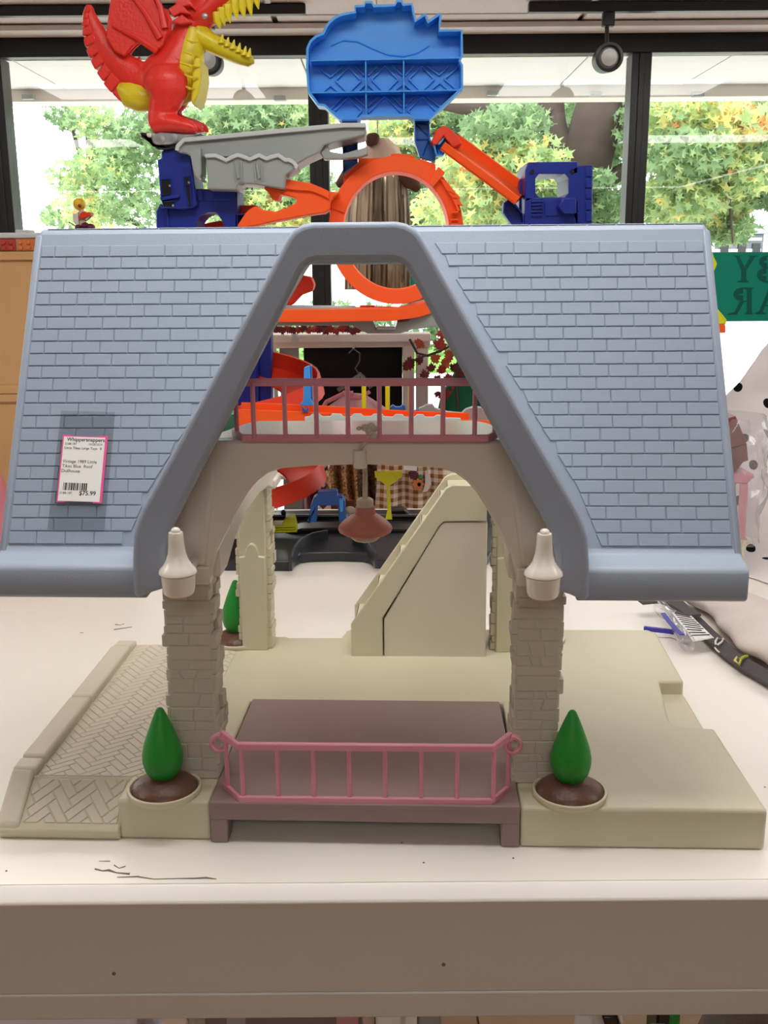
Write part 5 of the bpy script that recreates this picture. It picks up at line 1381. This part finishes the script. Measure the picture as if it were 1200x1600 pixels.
loop_([(1118, 1002), (1121, 997), (1130, 998), (1128, 1003), (1122, 1007), (1118, 1006)], ZT + .022, .0016, M_ring, 'white_ring')
loop_([(1148, 1032), (1151, 1027), (1158, 1030), (1155, 1038)], ZT + .022, .0018, M_yring, 'yellow_ring')
MB().tube([at_z(x, y, ZT + .024) for x, y in ((1158, 1029), (1163, 1026), (1168, 1025))], .0022, 8).build('yellow_strap', M_yring, t, world=True)
MB().tube([at_z(x, y, ZT + .021) for x, y in ((1117, 1012), (1121, 1017), (1124, 1019))], .0012, 6).build('white_stitch', M_ring, t, world=True)
# care label and plastic sleeve
lq = [[(1049, 957), (1062, 952), (1080, 962)], [(1062, 972), (1085, 975), (1100, 982)], [(1083, 1003), (1100, 1010), (1116, 997)]]
def lab(u, v):
    a = Vector((*lq[0][0], 0)).lerp(Vector((*lq[0][2], 0)), u); b_ = Vector((*lq[2][0], 0)).lerp(Vector((*lq[2][2], 0)), u)
    m_ = Vector((*lq[1][0], 0)).lerp(Vector((*lq[1][2], 0)), u)
    p_ = a * (1 - v) ** 2 + m_ * 2 * v * (1 - v) + b_ * v * v
    return at_z(p_.x, p_.y, ZT + .036 + .006 * math.sin(v * 3.1) - .012 * v)
lo = grid_mesh('care_label', lab, 10, 14, M_paper, t, .0006)
for k in range(9):
    v = .12 + .09 * k; u1 = random.uniform(.75, .95)
    MB().tube([lab(.1 + (u1 - .1) * i / 5, v) + Vector((0, -.0006, .0009)) for i in range(6)], .0007, 4).build('print_line', M_ink, lo, world=True)
v0 = lab
MB().sweep([lab(.12, .05) + Vector((0, 0, .001)), lab(.5, .06) + Vector((0, 0, .001)), lab(.85, .07) + Vector((0, 0, .001))], [(-.004, -.0003), (.004, -.0003), (.004, .0003), (-.004, .0003)], side=(0, .8, .6)).build('print_block', M_band, lo, world=True)
def slv(u, v):
    c0 = Vector((1031 + 50 * v, 948 + 58 * v, 0)); th = 2 * math.pi * u
    c_ = at_z(c0.x + 5 * math.sin(5 * v), c0.y, ZT + .022); r = .011 * (1 + .35 * NZ.noise(Vector((math.cos(th) * 1.5, v * 5, math.sin(th) * 1.5))))
    return c_ + Vector((math.cos(th) * r * .9, -.2 * math.cos(th) * r, math.sin(th) * r * 1.2))
st_ = thing('plastic_sleeve', at_z(1055, 985, ZT), 'crumpled clear plastic sleeve with violet print, lying by the carrier label', 'plastic bag')
grid_mesh('sleeve', slv, 16, 24, M_bag, st_, 0)
MB().sweep([at_z(x, y, ZT + .034) for x, y in ((1036, 958), (1046, 972), (1058, 985), (1066, 992))], [(-.004, -.0006), (.004, -.0006), (.004, .0006), (-.004, .0006)], side=(1, .3, 0)).build('violet_print', M_bluetape, st_, world=True)
MB().sweep([at_z(x, y, ZT + .010) for x, y in ((1006, 982), (1022, 984), (1040, 986), (1054, 988))], [(-.003, -.004), (.003, -.004), (.003, .004), (-.003, .004)], side=(0, 1, 0)).build('violet_edge', M_bluetape, st_, world=True, bevel=.001)
MB().sweep([at_z(x, y, ZT + .004) for x, y in ((1008, 988), (1030, 992), (1052, 993), (1076, 1004))], [(-.004, -.003), (.004, -.003), (.004, .003), (-.004, .003)], side=(0, 1, 0)).build('white_edge', M_paper, st_, world=True, bevel=.001)

# ================================================================== BEHIND THE TABLE
FY = 2.86
fp_ = at(540, 700, FY)
t = thing('display_cabinet', (fp_.x, FY, 0), 'white painted wooden display cabinet with a black panel, behind the toy track', 'cabinet')
def fb(nm, px0, px1, py0, py1, y0, y1, m, floor_=False, bev=.003):
    a = at(px0, py0, FY); b_ = at(px1, py1, FY)
    return MB().box(a.x, b_.x, y0, y1, 0 if floor_ else b_.z, a.z).build(nm, m, t, world=True, bevel=bev)
fb('top_board', 424, 672, 521, 532, FY - .05, FY + .03, M_paint)
fb('lower_rail', 424, 672, 533, 541, FY - .03, FY + .03, M_paint)
fb('post', 629, 647, 541, 830, FY - .03, FY + .02, M_paint, True)
fb('post', 650, 668, 541, 830, FY - .02, FY + .02, M_paint, True)
fb('post', 425, 434, 541, 830, FY - .03, FY + .02, M_paint, True)
fb('side_panel', 436, 474, 541, 830, FY, FY + .02, M_gray, True)
fb('black_panel', 474, 629, 541, 700, FY, FY + .02, M_void)
fb('back_panel', 474, 629, 690, 830, FY + .0, FY + .02, M_brown, True)
fb('shelf', 400, 505, 735, 740, FY - .08, FY, M_paint); fb('shelf', 400, 502, 800, 806, FY - .08, FY, M_paint); fb('shelf_side', 474, 500, 735, 830, FY - .08, FY - .02, M_paint, True)
kq = at(460, 528, FY - .055); MB().ball(kq, .013, 1, .6, 1.1).build('knob', M_grayl, t, world=True, smooth=80)
# garment rail and garments
RYY = 2.70; rz_ = at(600, 688, RYY).z
t2 = thing('garment_rail', (at(620, 688, RYY).x, RYY, 0), 'black garment rail behind the table, hidden by the dollhouse floor', 'clothes rail')
x0, x1 = at(452, 688, RYY).x, at(800, 688, RYY).x
MB().tube([(x0, RYY, rz_), (x1, RYY, rz_)], .011, 10).build('bar', M_black, t2, world=True)
for x in (x1 - .01, x1 - .06): MB().tube([(x, RYY, rz_), (x, RYY, 0)], .011, 10).build('upright', M_black, t2, world=True)
def garment(nm, label, cat, px0, px1, py1, Y, m, folds, amp, uvs=(1, 1), flare=0., ragged=0., py0=690, parts=()):
    a = at(px0, py0, Y); b_ = at(px1, py0, Y); zb_ = at(px0, py1, Y).z
    g = thing(nm, ((a.x + b_.x) / 2, Y, rz_), label, cat)
    def fn(u, v):
        k = 1 - v
        x = a.x + (b_.x - a.x) * (u + flare * (u - .5) * k)
        y = Y + amp * math.sin(u * folds * 6.283 + 1.3 * math.sin(k * 3)) * (.35 + .65 * k) + .02 * NZ.noise(Vector((x * 8, k * 3, Y)))
        z = zb_ + (a.z - zb_) * v + (ragged * NZ.noise(Vector((x * 20, 0, 5))) * k)
        return (x, y, z)
    o = grid_mesh('cloth', fn, 48, 30, m, g, .006, uvs)
    mid = (a.x + b_.x) / 2
    MB().tube([(mid, RYY, rz_ + .012), (mid + .012, RYY, rz_ + .004), (mid, RYY - .012, rz_ - .014), (mid - .05, Y, a.z - .004), (mid + .05, Y, a.z - .004)], .003, 6).build('hanger', M_black, g, world=True)
    return g, fn
garment('sequin_trousers', 'gold sequin trousers hanging behind the blue toy gate', 'trousers', 508, 556, 778, 2.64, M_seq, 2.6, .02, flare=.1, ragged=.03)
garment('sequin_jacket', 'dark bronze sequin jacket hanging behind the dollhouse lamp', 'jacket', 554, 602, 790, 2.67, M_seqd, 2.2, .02, ragged=.03)
g, fn = garment('gingham_dress', 'brown and cream gingham dress with embroidered flowers, hanging right of the yellow sign', 'dress', 592, 716, 812, 2.62, M_ging, 3.2, .016, (.78, .78), .12)
def patch(nm, cx_, cy_, r, m, pet=0):
    c = at(cx_, cy_, 2.585); rr = r * 2.6 / F; n = 40
    MB().slab([(c.x + rr * (1 + (.18 * math.cos(pet * k * 6.283 / n) if pet else 0)) * math.cos(k * 6.283 / n), 2.585, c.z + rr * (1 + (.18 * math.cos(pet * k * 6.283 / n) if pet else 0)) * math.sin(k * 6.283 / n)) for k in range(n)], (0, .03, 0)).build(nm, m, g, world=True, bevel=.001)
patch('flower', 653, 757, 9, M_brickor, 8); patch('flower_heart', 655, 757, 3.6, M_maroon); patch('flower', 646, 742, 7, M_maroon, 6); patch('leaf_patch', 657, 746, 3, M_gbush)
c = [(664, 738), (669, 737), (673, 748), (674, 757), (668, 768), (660, 770), (664, 756)]
MB().slab([at(x, y, 2.588) for x, y in c], (0, .03, 0)).build('bird_patch', M_paint, g, world=True, bevel=.001)
MB().slab([at(x, y, 2.584) for x, y in ((630, 727), (652, 729), (651, 736), (631, 734))], (0, .002, 0)).build('hang_tag', M_paper, g, world=True)
garment('chevron_scarf', 'white scarf with orange chevrons hanging left of the gold trousers', 'scarf', 496, 514, 815, 2.66, M_paint, .8, .008)
sc = bpy.data.objects['chevron_scarf']
for k in range(5):
    MB().slab([at(x, y + 14 * k, 2.638) for x, y in ((499, 728), (505, 734), (511, 728), (511, 734), (505, 740), (499, 734))], (0, .003, 0)).build('chevron', M_brickor if k % 2 else M_maroon, sc, world=True)
garment('maroon_coat', 'deep maroon coat hanging behind the track, left of the chevron scarf', 'coat', 470, 500, 830, 2.74, M_maroon, 1.6, .015)
garment('russet_coat', 'russet coat at the right end of the rail, behind the staircase', 'coat', 700, 775, 830, 2.68, M_brown, 2.4, .02)

# pink dress in front of the black panel
PY = 2.76
t = thing('pink_dress', (at(555, 640, PY).x, PY, at(555, 700, PY).z), 'pale pink child dress on a clear hanger, in front of the black panel', 'dress')
def pd(u, v):
    k = v; xh = 68 * math.sqrt(min(1, .16 + 1.6 * k)); py = 612 + 78 * k + 14 * abs(2 * u - 1) ** 2 * (1 - k)
    c_ = at(556 + xh * (2 * u - 1), py, PY)
    return (c_.x, PY + .02 * math.sin(u * 19) * k - .03 * math.cos((u - .5) * 3.0), c_.z)
grid_mesh('bodice', pd, 40, 20, M_dresspink, t, .004)
MB().tube([at(x, y, PY - .03) for x, y in ((497, 650), (510, 628), (535, 616), (552, 614))], .006, 8).build('trim_band', M_rosebag, t, world=True)
MB().tube([at(x, y, PY - .035) for x, y in ((535, 612), (548, 622), (562, 622), (578, 612))], .005, 8).build('neckline', M_rosebag, t, world=True)
MB().tube([at(x, y, PY) for x, y in ((528, 610), (548, 596), (560, 588), (562, 584), (566, 588), (580, 606))], .006, 8).build('hanger', M_bag, t, world=True)
MB().tube([at(x, y, PY) for x, y in ((562, 586), (555, 576), (562, 564), (562, 552), (552, 545), (545, 552))], .002, 8).build('hook', M_band, t, world=True)
q1 = at(552, 545, PY)
MB().tube([(q1.x, PY, q1.z), (q1.x, FY, q1.z + .002)], .003, 6).build('peg', M_silver, t, world=True)
# gold dress hanging in the window
DYY = 3.35; c0 = at(590, 320, DYY)
t = thing('gold_dress', (c0.x, DYY, at(590, 455, DYY).z), 'costume dress with a pleated metallic gold skirt, hanging behind the orange loop', 'dress')
def ring(px, py, rpx, rd, pleat=0., n=96):
    c_ = at(px, py, DYY); r = rpx * DYY / F
    return [c_ + Vector((r * (1 + pleat * (.5 + .5 * math.sin(k * 23)) ) * math.cos(k * 6.2832 / n), rd * r * (1 + pleat * math.sin(k * 2.7)) * math.sin(k * 6.2832 / n), 0)) for k in range(n)]
MB().poly3([ring(594, 262, 34, .6), ring(593, 285, 40, .7, .05), ring(592, 340, 44, .7, .07), ring(591, 400, 46, .7, .08), ring(590, 452, 46, .7, .09)], cap=False).build('skirt', M_pleat, t, world=True, solid=.004, smooth=30)
MB().poly3([ring(594, 275, 38, .6, .06), ring(596, 250, 34, .55), ring(596, 232, 26, .5), ring(594, 216, 12, .5)], cap=True).build('bodice', M_bodice, t, world=True, smooth=60)
MB().pix([(570, 218), (574, 208), (588, 206), (594, 212), (590, 224), (574, 228)], DYY - .05, DYY + .05).build('collar', M_brfrill, t, world=True, bevel=.008)
for a_, b2 in (((560, 262), (528, 290)), ((628, 268), (654, 296))):
    P_ = [at(a_[0], a_[1], DYY - .03), at((a_[0] + b2[0]) / 2, (a_[1] + b2[1]) / 2, DYY - .04), at(b2[0], b2[1], DYY - .03)]
    MB().tube(P_, [.02, .026, .012], 10).build('sleeve', M_brfrill, t, world=True, smooth=70)
q1 = at(590, 208, DYY); MB().tube([q1, (q1.x, DYY, CZ + .004)], .002, 6).build('hanging_wire', M_silver, t, world=True)

# maple garland
LY_ = 2.79
t = thing('maple_garland', at(660, 548, LY_), 'artificial maple garland with red and rust leaves, spilling off the white frame', 'garland')
sp_ = [(640, 530), (652, 552), (668, 556), (688, 548), (705, 540), (716, 560), (712, 600), (716, 640)]
MB().tube([at(x, y, LY_ - .01 * i) for i, (x, y) in enumerate(sp_)], .0035, 7).build('stem', M_bark, t, world=True, smooth=80)
MB().tube([at(x, y, LY_ - .05) for x, y in ((690, 549), (668, 555), (648, 562), (636, 561))], .0025, 6).build('twig', M_bark, t, world=True)
mlp = [(0, -.55), (.08, -.5), (.16, -.62), (.3, -.42), (.5, -.5), (.46, -.2), (.78, -.05), (.6, .08), (.66, .32), (.4, .26), (.3, .3), (.34, .55), (.16, .5), (0, .85), (-.16, .5), (-.34, .55), (-.3, .3), (-.4, .26), (-.66, .32), (-.6, .08), (-.78, -.05), (-.46, -.2), (-.5, -.5), (-.3, -.42), (-.16, -.62), (-.08, -.5)]
lms = []
for m in (M_leaf1, M_leaf2, M_leaf3):
    bb = bmesh.new()
    c_ = [bb.verts.new((0, 0, zz_)) for zz_ in (.03, -.01)]
    vs_ = [[bb.verts.new((x, y, -.16 * abs(x) + zz_ - .03)) for x, y in mlp] for zz_ in (.02, -.01)]
    n = len(mlp)
    for i in range(n):
        j = (i + 1) % n
        bb.faces.new((c_[0], vs_[0][i], vs_[0][j])); bb.faces.new((c_[1], vs_[1][j], vs_[1][i])); bb.faces.new((vs_[0][i], vs_[1][i], vs_[1][j], vs_[0][j]))
    me = bpy.data.meshes.new('leaf'); bb.to_mesh(me); bb.free(); me.materials.append(m); lms.append(me)
def mleaf(px, py, r, mi, dy=0, rz=None):
    p_ = at(px, py, LY_ - .04 + dy) - root_loc(t)
    o = link_copy(lms[mi], 'leaf', t, p_, (R(70 + random.uniform(-25, 25)), random.uniform(-.4, .4), 0)); s = r * 2.75 / F
    o.rotation_euler = (Matrix.Rotation(random.uniform(-.5, .5), 3, 'Z') @ Matrix.Rotation(R(90 + random.uniform(-25, 25)), 3, 'X') @ Matrix.Rotation(rz if rz is not None else random.uniform(0, 6.28), 3, 'Z')).to_euler()
    o.scale = (s, s, s)
for a_ in ((640, 568, 15, 2), (655, 562, 12, 2), (634, 574, 10, 2), (655, 537, 13, 1, 0, 2.6), (692, 520, 17, 1), (688, 538, 16, 0), (702, 555, 14, 1), (696, 567, 14, 1), (680, 560, 13, 1), (690, 578, 12, 0), (674, 575, 12, 2), (664, 585, 12, 2), (710, 575, 13, 2), (718, 585, 12, 2), (700, 590, 11, 0), (684, 592, 10, 2), (712, 612, 14, 0), (700, 618, 12, 0), (716, 630, 13, 0), (708, 640, 11, 2), (722, 602, 14, 0), (735, 610, 15, 0), (690, 620, 9, 2), (684, 616, 9, 2), (722, 545, 14, 0), (730, 560, 14, 2)):
    mleaf(*a_)
for k in range(16): mleaf(432 + k * 8.5, 515 + random.uniform(-4, 3), 10, random.choice((2, 2, 0)), random.uniform(-.03, .03))
# dark green bag behind the garland
p = at(742, 640, 2.72)
b = MB().lathe([(.0, p.z - .12), (.085, p.z - .12), (.10, p.z - .04), (.085, p.z + .03), (.05, p.z + .09), (.02, p.z + .17), (.0, p.z + .18)], p.x, 2.8, 18)
t = thing('green_bag', (p.x, 2.8, p.z - .12), 'dark green cloth bag behind the maple garland, near the gable right edge', 'bag')
b.build('cloth', mat('bottle_green', (26, 92, 66), .7, .2, .1, 30), t, world=True, smooth=80)
MB().box(p.x - .12, p.x + .3, 2.72, 2.92, p.z - .14, p.z - .12).build('shelf_board', M_paint, t2, world=True)
MB().box(p.x + .26, p.x + .28, 2.8, 2.84, 0, p.z - .14).build('shelf_leg', M_paint, t2, world=True); MB().box(p.x - .1, p.x - .08, 2.86, 2.90, 0, p.z - .14).build('shelf_leg', M_paint, t2, world=True)

# ================================================================== UNDER THE TABLE
YU, HU = 1.16, .56
xq = lambda px, Y=YU: at(px, 1594, Y).x
x0, x1 = xq(-70), xq(203)
t = thing('basket', ((x0 + x1) / 2, YU + .15, 0), 'white perforated plastic basket on the floor under the table, lower left corner', 'basket')
MB().poly3([[(x0 + .03, YU + .03, .0), (x1 - .08, YU + .03, 0), (x1 - .08, YU + .30, 0), (x0 + .03, YU + .30, 0)], [(x0, YU, HU), (x1 + .012, YU, HU), (x1 + .012, YU + .33, HU), (x0, YU + .33, HU)]]).build('body', M_perf, t, world=True, bevel=.01)
MB().tube([(x0, YU - .004, HU), (x1 + .016, YU - .004, HU), (x1 + .016, YU + .334, HU), (x0, YU + .334, HU)], .009, 8, closed=True).build('rim', M_paint, t, world=True)
x0, x1 = xq(312), xq(560)
t = thing('toy_box', ((x0 + x1) / 2, YU + .13, 0), 'maroon and rose toy box in a clear bag under the table, lower centre', 'box')
MB().box(x0, x1, YU + .03, YU + .23, .004, HU - .02).build('carton', M_maroon, t, world=True, bevel=.004)
MB().box(x1 - .03, x1 - .001, YU + .0275, YU + .03, .02, HU - .03).build('rose_panel', M_rosebag, t, world=True)
MB().box(x0 + .03, x0 + .055, YU + .0275, YU + .03, .02, HU - .03).build('grey_panel', M_gray, t, world=True)
def bg2(u, v):
    th = 2 * math.pi * u; c_, s_ = math.cos(th), math.sin(th)
    nz = NZ.noise(Vector((c_ * 4, s_ * 4, v * 5)))
    return ((x0 + x1) / 2 + ((x1 - x0) / 2 + .024 + .014 * nz) * max(-1, min(1, 1.4 * c_)), YU + .13 + (.118 + .012 * nz) * max(-1, min(1, 1.4 * s_)), .004 + (HU + .01) * v)
grid_mesh('clear_bag', bg2, 64, 16, M_bag, t, 0)
x0, x1 = xq(586), xq(652)
t = thing('paper_carton', ((x0 + x1) / 2, YU + .1, 0), 'white folded paper carton beside the maroon box under the table', 'carton')
MB().poly3([[(x0 + .01, YU, 0), (x1, YU, 0), (x1, YU + .2, 0), (x0 + .01, YU + .2, 0)], [(x0, YU + .01, HU), (x1, YU, HU), (x1, YU + .19, HU), (x0, YU + .19, HU)]]).build('body', M_paper, t, world=True, bevel=.003)
MB().slab([(x0 + .026, YU - .001, .02), (x0 + .030, YU - .001, .02), (x0 + .040, YU + .003, HU - .01), (x0 + .034, YU + .003, HU - .01)], (0, -.004, 0)).build('fold', M_grayl, t, world=True)
MB().box(x1 + .001, xq(690), YU + .01, YU + .19, 0, HU - .02).build('side_flap', M_gray, t, world=True, bevel=.003)
t = thing('folded_stroller', (xq(990), YU + .08, 0), 'black, white and green folded toy pushchair under the table, lower right', 'toy pushchair')
def strut(nm, a0, a1, b0, b1, y, d, m): MB().slab([(xq(a0), y, 0), (xq(a1), y, 0), (xq(b1), y, HU), (xq(b0), y, HU)], (0, d, 0)).build(nm, m, t, world=True, bevel=.003)
strut('white_panel', 926, 960, 924, 960, YU + .01, .1, M_paper)
strut('black_strut', 1140, 1165, 932, 956, YU - .03, .03, M_blk)
strut('white_strut', 1166, 1172, 957, 963, YU - .028, .03, M_paper)
strut('black_strut', 800, 824, 1000, 1026, YU - .07, .03, M_blk)
strut('black_strut', 1034, 1056, 1026, 1047, YU, .05, M_blk)
strut('green_panel', 1052, 1074, 1046, 1067, YU + .01, .1, M_gbush)
t = thing('plush_toy', (xq(1170), YU + .2, 0), 'big grey plush toy sitting on the oak floor in the lower right corner', 'plush toy')
def pl_(u, v):
    th = 2 * math.pi * u; r = math.sin(math.pi * min(.999, max(.001, v))) ** .5
    return (xq(1095, YU + .2) + .17 + .20 * r * math.cos(th) * (1 - .25 * v), YU + .22 + .14 * r * math.sin(th), .002 + .47 * v)
grid_mesh('body', pl_, 32, 32, M_fur, t, 0)
hx = xq(1095, YU + .2) + .17
MB().tube([(hx - .1, YU + .2, .36), (hx - .11, YU + .3, .5), (hx - .02, YU + .32, .53), (hx + .05, YU + .3, .44)], .016, 10).build('strap', M_blk, t, world=True)
